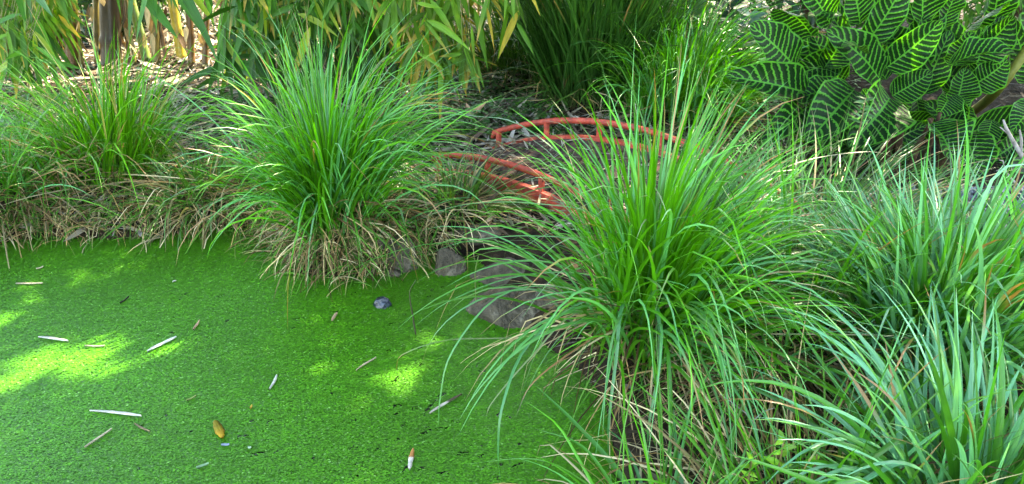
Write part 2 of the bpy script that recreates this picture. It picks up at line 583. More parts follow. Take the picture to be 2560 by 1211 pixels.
# pond surface: slightly larger than the shore polygon, ground rises through it
c0 = shore.mean(0)
mb = MB()
pond_poly = c0 + (shore - c0) * 1.02
px_ = np.linspace(shore[:, 0].min() - .1, shore[:, 0].max() + .1, 60); py_ = np.linspace(0.0, shore[:, 1].max() + .1, 60)
X, Y = np.meshgrid(px_, py_)
k = (np.arange(59)[:, None] * 60 + np.arange(59)[None]).ravel()
cen = np.c_[X.ravel(), Y.ravel()]
keep = sdist(cen)[k] < 0.14
k = k[keep]
mb.add(np.c_[cen, np.full(len(cen), 0.004)], np.stack([k, k + 1, k + 61, k + 60], 1))
tag(mb.build('pond_water', duck_surface()), kind='structure')

# duckweed fronds: many tiny tilted leaves floating on the pond
nd = 480000
P = np.c_[rng.uniform(shore[:, 0].min(), shore[:, 0].max(), nd), rng.uniform(1.55, shore[:, 1].max(), nd)]
m1 = (np.abs(P[:, 0]) < 0.68 * P[:, 1] + 0.25)
P = P[m1]
P = P[sdist(P) < 0.012]
# ragged dark openings in the weed
hole = np.zeros(len(P), bool)
for hx, hy, rr in [(960, 690, 6)] + [(rng.uniform(300, 1250), rng.uniform(720, 1200), rng.uniform(2, 5.5)) for _ in range(75)] + [(rng.uniform(850, 1300), rng.uniform(1010, 1200), rng.uniform(2, 5.5)) for _ in range(30)]:
    c = at(hx, hy)[:2]; an = rng.uniform(0.0, 1.3); e = rng.uniform(1.5, 5)
    d = P - c
    a = d @ np.array([math.cos(an), math.sin(an)]); b = d @ np.array([-math.sin(an), math.cos(an)])
    r0 = rr / 650 * 1.1
    hole |= (a / e) ** 2 + (b * 1.2) ** 2 < (r0 * 0.6) ** 2
HOLES = P[hole]
P = P[~hole]
n = len(P)
r0 = rng.uniform(0.0024, 0.005, n)
an = rng.uniform(0, 6.28, n)
tx, ty = rng.normal(0, 0.075, n), rng.normal(0, 0.075, n)
ang = np.array([0, 1.57, 3.14, 4.71])[None] + an[:, None]
ox = np.cos(ang) * r0[:, None]; oy = np.sin(ang) * r0[:, None] * 0.75
V = np.stack([P[:, :1] + ox, P[:, 1:] + oy, 0.0085 + rng.uniform(0, 0.0025, n)[:, None] + ox * tx[:, None] + oy * ty[:, None]], -1).reshape(-1, 3)
lowf = sum(np.sin(P[:, 0] * f[0] * 1.5 + p[0]) * np.sin(P[:, 1] * f[1] * 1.5 + p[1]) for f, p in zip(_fr, _ph)) / 3
cc = greens(n, (0.032, 0.185, 0.004), (0.056, 0.24, 0.008), (0.12, 0.3, 0.06), 0.03, 0.14)
cc *= (1 + 0.12 * lowf.clip(-1, 1))[:, None]
mb = MB(); mb.add(V, np.arange(4 * n).reshape(-1, 4), np.repeat(cc, 4, 0))
tag(mb.build('duckweed', M_DUCK, smooth=False), 'bright green duckweed covering the whole pond', 'duckweed', kind='stuff')
# dark water seen in the openings
n = len(HOLES)
if n:
    M_DARKW = rough_mat('dark water', (0.003, 0.006, 0.003), (0.008, 0.012, 0.006), 20, 0.15, 0.0, spec=0.3)
    r0 = rng.uniform(0.004, 0.006, n); an = rng.uniform(0, 6.28, n)
    ang = np.array([0, 1.57, 3.14, 4.71])[None] + an[:, None]
    V = np.stack([HOLES[:, :1] + np.cos(ang) * r0[:, None], HOLES[:, 1:] + np.sin(ang) * r0[:, None], np.repeat(0.0055 + rng.uniform(0, .001, n)[:, None], 4, 1)], -1).reshape(-1, 3)
    mb = MB(); mb.add(V, np.arange(4 * n).reshape(-1, 4))
    tag(mb.build('open_water', M_DARKW, smooth=False), kind='structure')


# ------------------------------------------------------------------ leaf litter, gravel, weeds (stuff)
def scatter_px(n, x0, x1, y0, y1, z=0.2):
    a = rng.uniform(x0, x1, n); b = y0 + (y1 - y0) * rng.random(n)
    return np.array([at(p, q, z)[:2] for p, q in zip(a, b)])


def litter(P, lmin, lmax, wr, cols, lift=0.03, tilt=0.25):
    P = P[sdist(P) > 0.02]
    n = len(P)
    g = ground(P)
    an = rng.uniform(0, 6.28, n)
    D = np.c_[np.cos(an), np.sin(an), rng.normal(0, tilt, n)]
    Nn = np.c_[rng.normal(0, 0.45, n), rng.normal(0, 0.45, n), np.ones(n)]
    ln = rng.uniform(lmin, lmax, n); wd = ln * rng.uniform(wr * 0.6, wr * 1.3, n)
    return lances(np.c_[P, g + 0.006 + rng.random(n) ** 2 * lift], D, Nn, ln, wd, cols(n), droop=rng.uniform(-0.25, 0.3, n), S=3)


LIT = np.array([[0.42, 0.36, 0.27], [0.3, 0.25, 0.17], [0.5, 0.45, 0.38], [0.2, 0.15, 0.09], [0.15, 0.16, 0.09], [0.36, 0.3, 0.2], [0.09, 0.06, 0.04]])


def lit_cols(n):
    return LIT[rng.integers(0, len(LIT), n)] * rng.uniform(0.55, 1.1, n)[:, None]


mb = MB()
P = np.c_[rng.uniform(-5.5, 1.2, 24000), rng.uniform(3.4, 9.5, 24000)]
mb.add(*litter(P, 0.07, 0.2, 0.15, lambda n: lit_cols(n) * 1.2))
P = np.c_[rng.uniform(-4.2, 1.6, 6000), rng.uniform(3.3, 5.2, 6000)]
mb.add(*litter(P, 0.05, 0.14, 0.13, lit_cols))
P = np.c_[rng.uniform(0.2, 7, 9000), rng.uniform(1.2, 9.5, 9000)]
mb.add(*litter(P, 0.05, 0.15, 0.12, lambda n: lit_cols(n) * 0.35))  # right side litter scaled darker to stand in for shade under the plants
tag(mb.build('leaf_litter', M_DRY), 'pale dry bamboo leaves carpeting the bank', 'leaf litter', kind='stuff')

mb = MB()
iv, if_ = ico(1)
pts = scatter_px(5200, 2080, 2750, 470, 720, 0.15)
g = ground(pts)
for p, gz in zip(pts, g):
    s = rng.uniform(0.006, 0.017)
    Vv = iv * s * rng.uniform(0.6, 1.3, 3) * (1 + rng.normal(0, 0.12, (len(iv), 1)))
    t = rng.random()
    c = np.array([0.10, 0.11, 0.13]) * rng.uniform(0.4, 2.2) if t < 0.93 else np.array([0.4, 0.4, 0.38])
    mb.add(Vv + np.array([p[0], p[1], gz + s * rng.uniform(0.2, 1.2)]), if_, c)
tag(mb.build('gravel', M_STONE, smooth=False), 'grey blue gravel behind the right hand grass', 'gravel', kind='stuff')

# small broad weeds creeping over the litter
mb = MB()
P = np.concatenate([scatter_px(1700, -60, 420, 215, 345), scatter_px(450, 380, 760, 250, 400), scatter_px(2600, 1040, 1420, 170, 330),
                    scatter_px(2500, 1560, 2150, 0, 420), scatter_px(1800, 560, 1100, 170, 300)])
n = len(P); g = ground(P); an = rng.uniform(0, 6.28, n)
Vv = lances(np.c_[P, g + rng.uniform(0.01, 0.09, n)], np.c_[np.cos(an), np.sin(an), rng.uniform(-.2, .6, n)], np.c_[rng.normal(0, .4, (n, 2)), np.ones(n)],
            rng.uniform(0.02, 0.07, n), rng.uniform(0.012, 0.032, n), greens(n, (0.02, 0.085, 0.015), (0.045, 0.15, 0.02)), droop=0.3, S=3, hump=0.3)
mb.add(*Vv)
tag(mb.build('ground_cover', M_LEAF), 'small dark green weeds creeping over the bank', 'ground cover', kind='stuff')


# ------------------------------------------------------------------ sedge tussocks
def tussock(name, px, py, label, n=900, rad=0.12, ln=(0.6, 1.0), wd=(0.006, 0.010), spread=0.75, th_off=(0, 0), droop=(0.4, 1.9), dry=350,
            dry_ln=(0.25, 0.6), mound=0.12, cols=None, base=None, lean=None, tipf=0.12, group='sedge tussocks round the pond', dry_th=(0.9, 1.9), hero=None, cat='grass tussock', S=10, sector=None, dsector=None, kink=0.06, thin=(), dthin=(), th_min=0.0):
    b = onground(px, py) if base is None else np.asarray(base, float)
    b[2] = max(b[2], 0.02)
    root = empty(name, b, label, cat, group)
    # green blades
    r = rad * np.sqrt(rng.random(n)); ba = rng.uniform(0, 2 * math.pi, n)
    if sector is not None: ba = rng.normal(R(sector[0]), R(sector[1]), n)
    B = np.c_[b[0] + r * np.cos(ba), b[1] + r * np.sin(ba), np.full(n, b[2]) + mound * (1 - (r / rad) ** 2) * 0.7]
    az = ba + rng.normal(0, 0.55, n)
    p1, p2 = rng.uniform(0, 6.28, 2)
    az = az + 0.3 * np.sin(3 * az + p1)
    t = (r / rad) * 0.6 + rng.random(n) * 0.4
    th0 = 0.04 + spread * t ** 1.3 + rng.normal(0, 0.07, n)
    L_ = rng.uniform(*ln, n) * (1 - 0.12 * rng.random(n))
    L_ = L_ * (1 + 0.14 * np.sin(2 * az + p2))
    dr = rng.uniform(*droop, n) * (0.45 + 0.75 * t)
    if lean is not None:
        vx = np.sin(th0) * np.cos(az) + lean[0]; vy = np.sin(th0) * np.sin(az) + lean[1]
        az = np.arctan2(vy, vx); th0 = np.clip(np.hypot(vx, vy), 0, 1.5)
    th0 = np.maximum(th0, th_min * rng.uniform(.8, 1.1, n))
    if thin:
        kp = np.ones(n, bool)
        for c0_, w0_, p0_ in thin:
            da = np.abs((az - R(c0_) + math.pi) % (2 * math.pi) - math.pi)
            kp &= ~((da < R(w0_)) & (th0 > 0.22) & (rng.random(n) < p0_))
        B, az, th0, L_, dr = B[kp], az[kp], th0[kp], L_[kp], dr[kp]; n = len(B)
    cfun = cols or (lambda k: greens(k, (0.026, 0.17, 0.005), (0.065, 0.31, 0.012), (0.085, 0.36, 0.11), 0.22, 0.32))  # some blades tinted cyan, sky sheen put into their base colour
    mb = MB()
    mb.add(*blades(n, B, az, th0, L_, rng.uniform(*wd, n), dr, cfun(n), S=S, tipcol=(0.3, 0.16, 0.06), tipfrac=tipf, kink=kink))
    for h in (hero or []): mb.add(*h)
    mb.build('leaf_blades', M_BLADE, root)
    if dry:
        r = rad * 1.05 * np.sqrt(rng.random(dry)); ba = rng.uniform(0, 2 * math.pi, dry)
        if dsector is not None: ba = rng.normal(R(dsector[0]), R(dsector[1]), dry)
        B = np.c_[b[0] + r * np.cos(ba), b[1] + r * np.sin(ba), b[2] + mound * rng.uniform(0.1, 1.2, dry)]
        az = ba + rng.normal(0, 0.8, dry)
        for c0_, w0_, p0_ in dthin:
            da = np.abs((az - R(c0_) + math.pi) % (2 * math.pi) - math.pi)
            kp = ~((da < R(w0_)) & (rng.random(dry) < p0_))
            B, az = B[kp], az[kp]; dry = len(B)
        mb = MB()
        mb.add(*blades(dry, B, az, rng.uniform(*dry_th, dry), rng.uniform(*dry_ln, dry), rng.uniform(0.004, 0.008, dry), rng.uniform(0.1, 1.4, dry),
                       straw(dry, 0.3), S=7, kink=0.25, twist=0.9))
        mb.build('dry_thatch', M_DRY, root)
    V, F = ico(3)
    nn = np.array([mnoise.noise(Vector(v * 3 + b)) for v in V])
    V = V * (1 + 0.3 * nn[:, None]) * np.array([rad * 1.0, rad * 1.0, mound * 1.05]) + b
    mb = MB(); mb.add(V, F); mb.build('root_mound', M_SOIL, root)
    return root, b


BL = (0.035, 0.15, 0.03)


def arc(b, pxs, Y=None, width=0.009, col=(0.06, 0.2, 0.03), col2=None, c2at=0.7, roll=0.0, top=0.0):
    """hero blade: from the tussock base b through picture points at given world depths"""
    pts = [b] + [aty(x, y, yy) for x, y, yy in pxs]
    return path_ribbon(pts, width, col, 22, col2, c2at, roll=roll)


G1 = (0.05, 0.24, 0.05); GB = (0.045, 0.21, 0.06)
BR = (0.3, 0.15, 0.06); DKB = (0.05, 0.02, 0.01)

# centre tussock (the biggest)
bC = onground(1610, 900); bC[2] = 0.12
yc = bC[1]
heroes = [
    arc(bC + (0, 0, .1), [(1500, 800, yc - .02), (1300, 842, yc - .12), (1120, 850, yc - .2), (1010, 885, yc - .22), (992, 915, yc - .22), (996, 950, yc - .22)], width=0.009, col=(0.1, 0.2, 0.04), col2=BR, c2at=0.62),
    arc(bC + (0, 0, .15), [(1480, 620, yc), (1330, 590, yc), (1160, 605, yc + .05), (1060, 640, yc + .1)], width=0.01, col=G1),
    arc(bC + (0, 0, .15), [(1480, 690, yc), (1300, 690, yc), (1130, 750, yc - .1), (1030, 820, yc - .1)], width=0.01, col=G1),
    arc(bC + (0, 0, .12), [(1420, 720, yc - .1), (1250, 740, yc - .15), (1130, 880, yc - .25), (1100, 1000, yc - .3), (1097, 1062, yc - .32)], width=0.009, col=G1),
    arc(bC + (0, 0, .12), [(1500, 740, yc - .2), (1330, 850, yc - .35), (1260, 1000, yc - .5), (1245, 1130, yc - .55), (1255, 1230, yc - .55)], width=0.010, col=GB),
    arc(bC + (0, 0, .12), [(1450, 780, yc - .2), (1330, 890, yc - .3), (1235, 1000, yc - .38), (1215, 1040, yc - .4)], width=0.008, col=(0.12, 0.18, 0.05), col2=DKB, c2at=0.85),
    arc(bC + (0, 0, .1), [(1520, 830, yc - .2), (1430, 880, yc - .3), (1330, 960, yc - .4), (1290, 1040, yc - .45)], width=0.008, col=BR, col2=DKB, c2at=0.8),
    arc(bC + (0, 0, .15), [(1560, 560, yc), (1330, 330, yc + .1), (1180, 290, yc + .3), (1050, 285, yc + .5)], width=0.009, col=GB),
    arc(bC + (0, 0, .15), [(1520, 560, yc), (1350, 510, yc + .1), (1160, 512, yc + .1), (1020, 560, yc + .1)], width=0.009, col=G1),
    arc(bC + (0, 0, .15), [(1680, 520, yc), (1720, 360, yc), (1760, 230, yc + .05)], width=0.009, col=GB),
    arc(bC + (0, 0, .15), [(1760, 600, yc), (1960, 500, yc + .1), (2150, 480, yc + .2), (2330, 520, yc + .2)], width=0.009, col=G1),
    arc(bC + (0, 0, .15), [(1760, 560, yc), (1960, 420, yc + .2), (2160, 380, yc + .3), (2260, 400, yc + .3)], width=0.008, col=(0.4, 0.38, 0.2)),
    arc(bC + (0, 0, .1), [(1560, 760, yc - .3), (1540, 900, yc - .42), (1520, 1100, yc - .5), (1535, 1250, yc - .5)], width=0.011, col=GB),
    arc(bC + (0, 0, .1), [(1640, 760, yc - .3), (1650, 900, yc - .42), (1620, 1080, yc - .5), (1630, 1180, yc - .5)], width=0.011, col=GB),
    arc(bC + (0, 0, .12), [(1640, 740, yc - .2), (1628, 640, yc - .25), (1612, 600, yc - .28)], width=0.012, col=(0.35, 0.3, 0.14), col2=(0.42, 0.36, 0.24)),
]
_n = 15
_a = np.radians(rng.uniform(188, 285, _n))
extra = [blades(_n, bC + np.c_[np.cos(_a) * .12, np.sin(_a) * .12, np.full(_n, .12)], _a, rng.uniform(.25, .8, _n), rng.uniform(.75, 1.12, _n), rng.uniform(.009, .0125, _n),
                rng.uniform(1.5, 2.4, _n), greens(_n, (0.035, 0.19, 0.04), (0.07, 0.26, 0.06)), S=14, pw=1.2, kink=.1, tipcol=(.3, .16, .06), tipfrac=.3)]
tussock('sedge_tussock', 1610, 900, 'biggest bright green tussock, standing in front of the red bridge', n=1350, rad=0.17, ln=(0.58, 0.97), wd=(0.008, 0.0125), spread=0.74, thin=[(180, 60, .88), (235, 20, .4), (120, 40, .45), (-90, 50, .35)],
        droop=(0.5, 2.3), dry=560, dthin=[(170, 60, .75), (240, 30, .5)], mound=0.2, base=bC, hero=heroes + extra, dry_ln=(0.25, 0.75), dry_th=(0.7, 2.4))

# centre left tussock on the shore
b = onground(835, 600)
tussock('sedge_tussock', 0, 0, 'tall upright green tussock with a straw skirt on the far shore', n=850, rad=0.13, ln=(0.6, 1.02), wd=(0.007, 0.0115), spread=0.48, thin=[(175, 50, .45)], droop=(0.4, 2.3),
        dry=650, mound=0.18, base=b, dry_ln=(0.15, 0.42), dry_th=(0.8, 2.6), hero=[
            arc(b + (0, 0, .1), [(770, 400, b[1]), (690, 380, b[1] - .1), (610, 300, b[1])], width=0.009, col=GB),
            arc(b + (0, 0, .1), [(770, 500, b[1] - .1), (740, 560, b[1] - .2), (620, 660, b[1] - .3)], width=0.009, col=G1),
            arc(b + (0, 0, .1), [(800, 500, b[1] - .2), (775, 600, b[1] - .3), (768, 750, b[1] - .35)], width=0.01, col=GB),
            arc(b + (0, 0, .1), [(860, 300, b[1]), (920, 160, b[1] + .1), (1030, 55, b[1] + .2)], width=0.007, col=GB),
            arc(b + (0, 0, .1), [(920, 400, b[1]), (1000, 310, b[1]), (1100, 310, b[1]), (1210, 380, b[1])], width=0.009, col=G1),
            arc(b + (0, 0, .1), [(930, 480, b[1] - .1), (1000, 420, b[1] - .1), (1060, 440, b[1] - .15), (1100, 490, b[1] - .15)], width=0.009, col=G1),
            arc(b + (0, 0, .1), [(840, 300, b[1]), (855, 180, b[1]), (870, 70, b[1])], width=0.009, col=G1)])

# left tussock
tussock('sedge_tussock', 320, 565, 'loose sparse tussock mixed with straw on the left shore', n=560, rad=0.19, ln=(0.4, 0.88), spread=0.62, droop=(0.3, 2.0), dry=260,
        mound=0.12, dry_ln=(0.25, 0.6), dry_th=(0.5, 2.2), cols=lambda k: greens(k, (0.035, 0.19, 0.006), (0.09, 0.33, 0.012), (0.3, 0.28, 0.1), 0.07, 0.3))
tussock('sedge_tussock', 175, 555, 'thin green tussock leaning left beside the loose left tussock', n=170, rad=0.14, ln=(0.3, 0.6), spread=0.6, droop=(0.3, 1.6), dry=140,
        mound=0.08, dry_th=(0.6, 2.0), lean=(-0.15, 0))
tussock('sedge_tussock', 20, 560, 'mostly dead straw coloured tussock cut by the left edge of the photo', n=220, rad=0.18, ln=(0.4, 0.7), spread=0.9, droop=(0.5, 1.8), dry=420,
        mound=0.12, dry_ln=(0.3, 0.65), dry_th=(0.7, 2.2))
tussock('sedge_tussock', -160, 540, 'green tussock arching in from beyond the left edge', n=90, rad=0.15, ln=(0.4, 0.6), spread=1.0, droop=(0.5, 1.8), dry=300, mound=0.1)
tussock('sedge_tussock', 520, 520, 'low drooping dark tussock between the loose and the upright tussocks', n=170, rad=0.18, ln=(0.3, 0.5), spread=1.2, droop=(0.7, 1.9), dry=260, mound=0.08,
        dry_ln=(0.25, 0.5), dry_th=(0.9, 2.0), cols=lambda k: greens(k, (0.03, 0.12, 0.012), (0.06, 0.18, 0.02), (0.3, 0.26, 0.12), 0.15))
tussock('sedge_tussock', 640, 500, 'small thin tussock close behind the left of the upright tussock', n=70, rad=0.12, ln=(0.25, 0.42), spread=0.9, droop=(0.5, 1.6), dry=250, mound=0.08)
# low one between the upright tussock and the biggest one
tussock('sedge_tussock', 1130, 525, 'low tangled half dry tussock in front of the red bridge above the stones', n=190, rad=0.2, ln=(0.2, 0.4), spread=1.2, droop=(0.5, 1.5), dry=240, mound=0.07,
        dry_ln=(0.2, 0.5), dry_th=(1.0, 2.0), cols=lambda k: greens(k, (0.03, 0.12, 0.012), (0.07, 0.2, 0.03), (0.3, 0.26, 0.12), 0.15))
tussock('sedge_tussock', 960, 560, 'small straw heap tussock at the right foot of the upright tussock', n=70, rad=0.12, ln=(0.2, 0.4), spread=1.2, droop=(0.5, 1.5), dry=260, mound=0.08,
        dry_ln=(0.2, 0.5), dry_th=(1.0, 2.2))
# flattened grass right of the biggest tussock
tussock('sedge_tussock', 1990, 640, 'flattened tussock of long lying blades right of the biggest tussock', n=600, rad=0.3, ln=(0.5, 0.85), spread=1.35, droop=(0.3, 1.0), dry=700, mound=0.08,
        dry_ln=(0.4, 0.8), dry_th=(1.2, 1.8), cols=lambda k: greens(k, (0.03, 0.13, 0.02), (0.07, 0.19, 0.03), (0.35, 0.3, 0.15), 0.15), lean=(0.1, 0.1), th_min=0.95)
tussock('sedge_tussock', 1950, 860, 'dry matted tussock lying between the biggest and the right hand tussock', n=300, rad=0.28, ln=(0.5, 0.85), spread=1.35, droop=(0.3, 1.0), dry=1300, mound=0.06,
        dry_ln=(0.3, 0.7), dry_th=(1.2, 1.9), lean=(-0.1, 0))
# right hand tussock
bR = onground(2330, 900)
sheen_cols = lambda k: greens(k, (0.025, 0.17, 0.01), (0.055, 0.27, 0.03), (0.12, 0.4, 0.2), 0.5, 0.28)  # half the blades carry the cyan sky sheen as base colour
tussock('sedge_tussock', 0, 0, 'broad bladed tussock with sky sheen in its blade colour on the right in front of the gravel', n=850, rad=0.22, ln=(0.42, 0.76), wd=(0.010, 0.017), spread=0.75, droop=(0.2, 1.4), dry=300,
        mound=0.12, base=bR, cols=sheen_cols, hero=[
            arc(bR + (0, 0, .1), [(2230, 850, bR[1] - .1), (2100, 760, bR[1] - .1), (1900, 780, bR[1] - .2), (1760, 860, bR[1] - .25)], width=0.013, col=G1),
            arc(bR + (0, 0, .1), [(2250, 900, bR[1] - .15), (2120, 860, bR[1] - .2), (1960, 900, bR[1] - .3), (1720, 1070, bR[1] - .4)], width=0.014, col=GB),
            arc(bR + (0, 0, .1), [(2260, 880, bR[1] - .15), (2200, 845, bR[1] - .2), (2140, 900, bR[1] - .3), (2070, 1050, bR[1] - .35)], width=0.013, col=GB),
            arc(bR + (0, 0, .1), [(2260, 860, bR[1] - .1), (2210, 800, bR[1] - .15), (2130, 785, bR[1] - .15)], width=0.016, col=(0.4, 0.33, 0.2)),
            arc(bR + (0, 0, .1), [(2310, 700, bR[1]), (2340, 560, bR[1]), (2380, 470, bR[1]), (2470, 400, bR[1])], width=0.013, col=GB),
            arc(bR + (0, 0, .1), [(2200, 700, bR[1]), (2190, 560, bR[1]), (2215, 380, bR[1]), (2225, 290, bR[1])], width=0.010, col=G1)])
tussock('sedge_tussock', 2620, 860, 'broad bladed tussock cut by the right edge of the photo', n=300, rad=0.2, ln=(0.35, 0.6), wd=(0.009, 0.016), spread=0.8, droop=(0.2, 1.3), dry=200, mound=0.1)
# foreground
bF = np.array([*at(2420, 1330, 0.12)[:2], 0.12])
tussock('sedge_tussock', 0, 0, 'nearest tussock fanning up from the bottom right corner', n=340, rad=0.18, ln=(0.42, 0.72), wd=(0.011, 0.019), spread=0.95, droop=(0.3, 1.8), dry=120, mound=0.08, base=bF, S=12, cols=sheen_cols)
bF2 = np.array([*at(2000, 1340, 0.1)[:2], 0.1])
tussock('sedge_tussock', 0, 0, 'thin upright foreground tussock along the middle of the bottom edge', n=85, rad=0.2, ln=(0.3, 0.55), wd=(0.006, 0.011), spread=0.6, droop=(0.1, 1.1), dry=260, mound=0.04, base=bF2,
        S=12, dry_th=(0.4, 1.7), hero=[
            arc(bF2, [(2100, 1190, 1.55), (2000, 1160, 1.6), (1880, 1180, 1.6), (1800, 1230, 1.6)], width=0.012, col=G1)])
bF3 = np.array([*at(1660, 1400, 0.06)[:2], 0.06])
tussock('sedge_tussock', 0, 0, 'sparse foreground tussock whose wide blades lean left over the duckweed', n=60, rad=0.12, ln=(0.3, 0.55), wd=(0.007, 0.012), spread=0.6, droop=(0.1, 1.0), dry=60, mound=0.03, base=bF3,
        S=12, hero=[
            arc(bF3, [(1560, 1200, 1.62), (1440, 1060, 1.75), (1335, 960, 1.85)], width=0.018, col=(0.06, 0.24, 0.05)),
            arc(bF3, [(1560, 1260, 1.55), (1460, 1120, 1.62), (1340, 1072, 1.7)], width=0.013, col=(0.06, 0.26, 0.04)),
            arc(bF3, [(1620, 1290, 1.5), (1500, 1230, 1.55), (1350, 1150, 1.6), (1150, 1162, 1.7)], width=0.008, col=(0.08, 0.27, 0.04)),
            arc(bF3, [(1700, 1220, 1.6), (1690, 1120, 1.65), (1684, 1020, 1.7)], width=0.018, col=GB),
            arc(bF3, [(1600, 1200, 1.62), (1560, 1110, 1.7), (1500, 1060, 1.75)], width=0.01, col=GB)])

# loose grass and straw hanging over the bank edge
mb = MB(); n = 2600
ii = rng.integers(0, 13, n); tt = rng.random(n)
e0 = shore[ii] + (shore[ii + 1] - shore[ii]) * tt[:, None]
away = e0 - np.array([-0.9, 2.3]); away /= np.linalg.norm(away, axis=1)[:, None]
e1 = e0 + away * rng.uniform(0.0, 0.16, n)[:, None]
az = np.arctan2(-away[:, 1], -away[:, 0]) + rng.normal(0, 1.1, n)
mb.add(*blades(n, np.c_[e1, ground(e1) - 0.01], az, rng.uniform(0.2, 1.6, n), rng.uniform(0.08, 0.3, n), rng.uniform(0.004, 0.007, n), rng.uniform(0.3, 1.8, n), straw(n, 0.45), S=6, kink=.2))
tag(mb.build('shore_grass', M_DRY), 'short grass and straw fringing the bank above the duckweed', 'grass', kind='stuff')
# rear plants
tussock('rush_clump', 1480, 262, 'tall dark green upright rush clump behind the red bridge', n=1300, rad=0.3, ln=(0.9, 1.5), wd=(0.008, 0.014), spread=0.42, droop=(0.1, 0.8), dry=150, mound=0.15, cat='rush clump',
        cols=lambda k: greens(k, (0.014, 0.075, 0.01), (0.035, 0.13, 0.015)), group='tall grasses behind the bridge')
tussock('arching_grass', 1700, 300, 'sunlit arching grass clump right of the dark rush clump', n=800, rad=0.3, ln=(0.6, 1.1), spread=0.8, droop=(1.0, 2.2), dry=220, mound=0.1, wd=(0.008, 0.013), cat='grass clump',
        group='tall grasses behind the bridge', lean=(0.15, 0))
tussock('arching_grass', 1600, 170, 'pale arching grass clump farther back behind the rush clump', n=500, rad=0.3, ln=(0.8, 1.3), spread=0.8, droop=(0.8, 2.0), dry=120, mound=0.1, wd=(0.008, 0.013), cat='grass clump',
        group='tall grasses behind the bridge', lean=(0.2, 0))
tussock('arching_grass', 1290, 190, 'shaded low grass clump left of the dark rush clump', n=700, rad=0.3, ln=(0.5, 1.0), spread=0.9, droop=(0.8, 1.8), dry=220, mound=0.1, cat='grass clump',
        group='tall grasses behind the bridge', cols=lambda k: greens(k, (0.015, 0.07, 0.01), (0.04, 0.13, 0.015)))


# ------------------------------------------------------------------ red garden bridge
def box(mb, c, ax, ay, az_, col=(0.5, 0.5, 0.5), jit=0.0):
    c = np.asarray(c, float)
    V = np.array([c + sx * ax + sy * ay + sz * az_ for sx in (-1, 1) for sy in (-1, 1) for sz in (-1, 1)])
    V = V + rng.normal(0, jit, V.shape)
    mb.add(V, [[0, 1, 3, 2], [4, 6, 7, 5], [0, 4, 5, 1], [2, 3, 7, 6], [0, 2, 6, 4], [1, 5, 7, 3]], col)


def make_bridge():
    pA = np.array([*at(1235, 362, 0.16)[:2], 0.13])
    L, W, RISE, ang = 1.75, 0.50, 0.20, R(-38)
    ux = np.array([math.cos(ang), math.sin(ang), 0]); uy = np.array([-math.sin(ang), math.cos(ang), 0]); uz = np.array([0, 0, 1.0])
    cen = pA + ux * L / 2 - uy * W / 2
    root = empty('garden_bridge', cen, 'small arched red wooden garden bridge half hidden by the grass', 'garden bridge')

    def zz(s): return RISE * (1 - (2 * s - 1) ** 2)

    def pt(s, y, h):
        # the old bridge has twisted: its near side sags towards the right
        return cen + ux * (s - 0.5) * L + uy * y + uz * (max(zz(s) - 0.36 * s * (0.5 - y / W), -0.1) + h)
    # planks
    for i in range(22):
        s = (i + 0.5) / 22
        sl = (zz(s + .01) - zz(s - .01)) / (0.02 * L)
        t = ux + uz * sl; t /= np.linalg.norm(t); nrm = np.cross(t, uy); nrm /= np.linalg.norm(nrm)
        mb = MB(); uv_ = pt(s, 1, 0) - pt(s, 0, 0); uv_ = (pt(s, W / 2, 0) - pt(s, -W / 2, 0)) / W
        box(mb, pt(s, rng.normal(0, 0.004), 0.0), t * (L / 22 * 0.44), uv_ * (W / 2 - 0.02), nrm * 0.008, jit=0.0015)
        mb.build('plank', M_PLANK, root, smooth=False)
    for sgn in (-1, 1):
        y = sgn * W / 2
        mb = MB()
        ss = np.linspace(0, 1, 25)
        for a, b_ in zip(ss[:-1], ss[1:]):
            pa, pb = pt(a, y, -0.012), pt(b_, y, -0.012)
            box(mb, (pa + pb) / 2, (pb - pa) / 2 * 1.01, uy * 0.016, uz * 0.032)
        mb.build('side_beam', M_RED, root, smooth=False)
        for s in (0.02, 0.21, 0.4, 0.6, 0.79, 0.98):
            mb = MB(); box(mb, pt(s, y, 0.05), ux * 0.011, uy * 0.011, uz * 0.045)
            mb.build('post', M_RED, root, smooth=False)
        P_ = [pt(a, y, 0.1) for a in np.linspace(0.0, 1.0, 25)]
        P_ = [P_[0] - uz * 0.03 - ux * 0.004] + P_ + [P_[-1] - uz * 0.03 + ux * 0.004]
        mb = MB(); mb.add(*tube(P_, 0.0165, K=5, jit=0.04)); mb.build('handrail', M_RED, root)
    # dry leaves caught on the deck belong to the litter
    mb = MB(); n = 480
    s = rng.random(n); y = rng.uniform(-W / 2, W / 2, n)
    P0 = np.array([pt(a, b_, 0.014) for a, b_ in zip(s, y)])
    an = rng.uniform(0, 6.28, n)
    mb.add(*lances(P0, np.c_[np.cos(an), np.sin(an), rng.normal(0, .12, n)], np.c_[rng.normal(0, .3, (n, 2)), np.ones(n)], rng.uniform(.05, .14, n), rng.uniform(.006, .014, n), lit_cols(n), droop=0, S=3))
    tag(mb.build('deck_litter', M_DRY), 'dry bamboo leaves strewn over the red bridge deck', 'leaf litter', kind='stuff')


make_bridge()


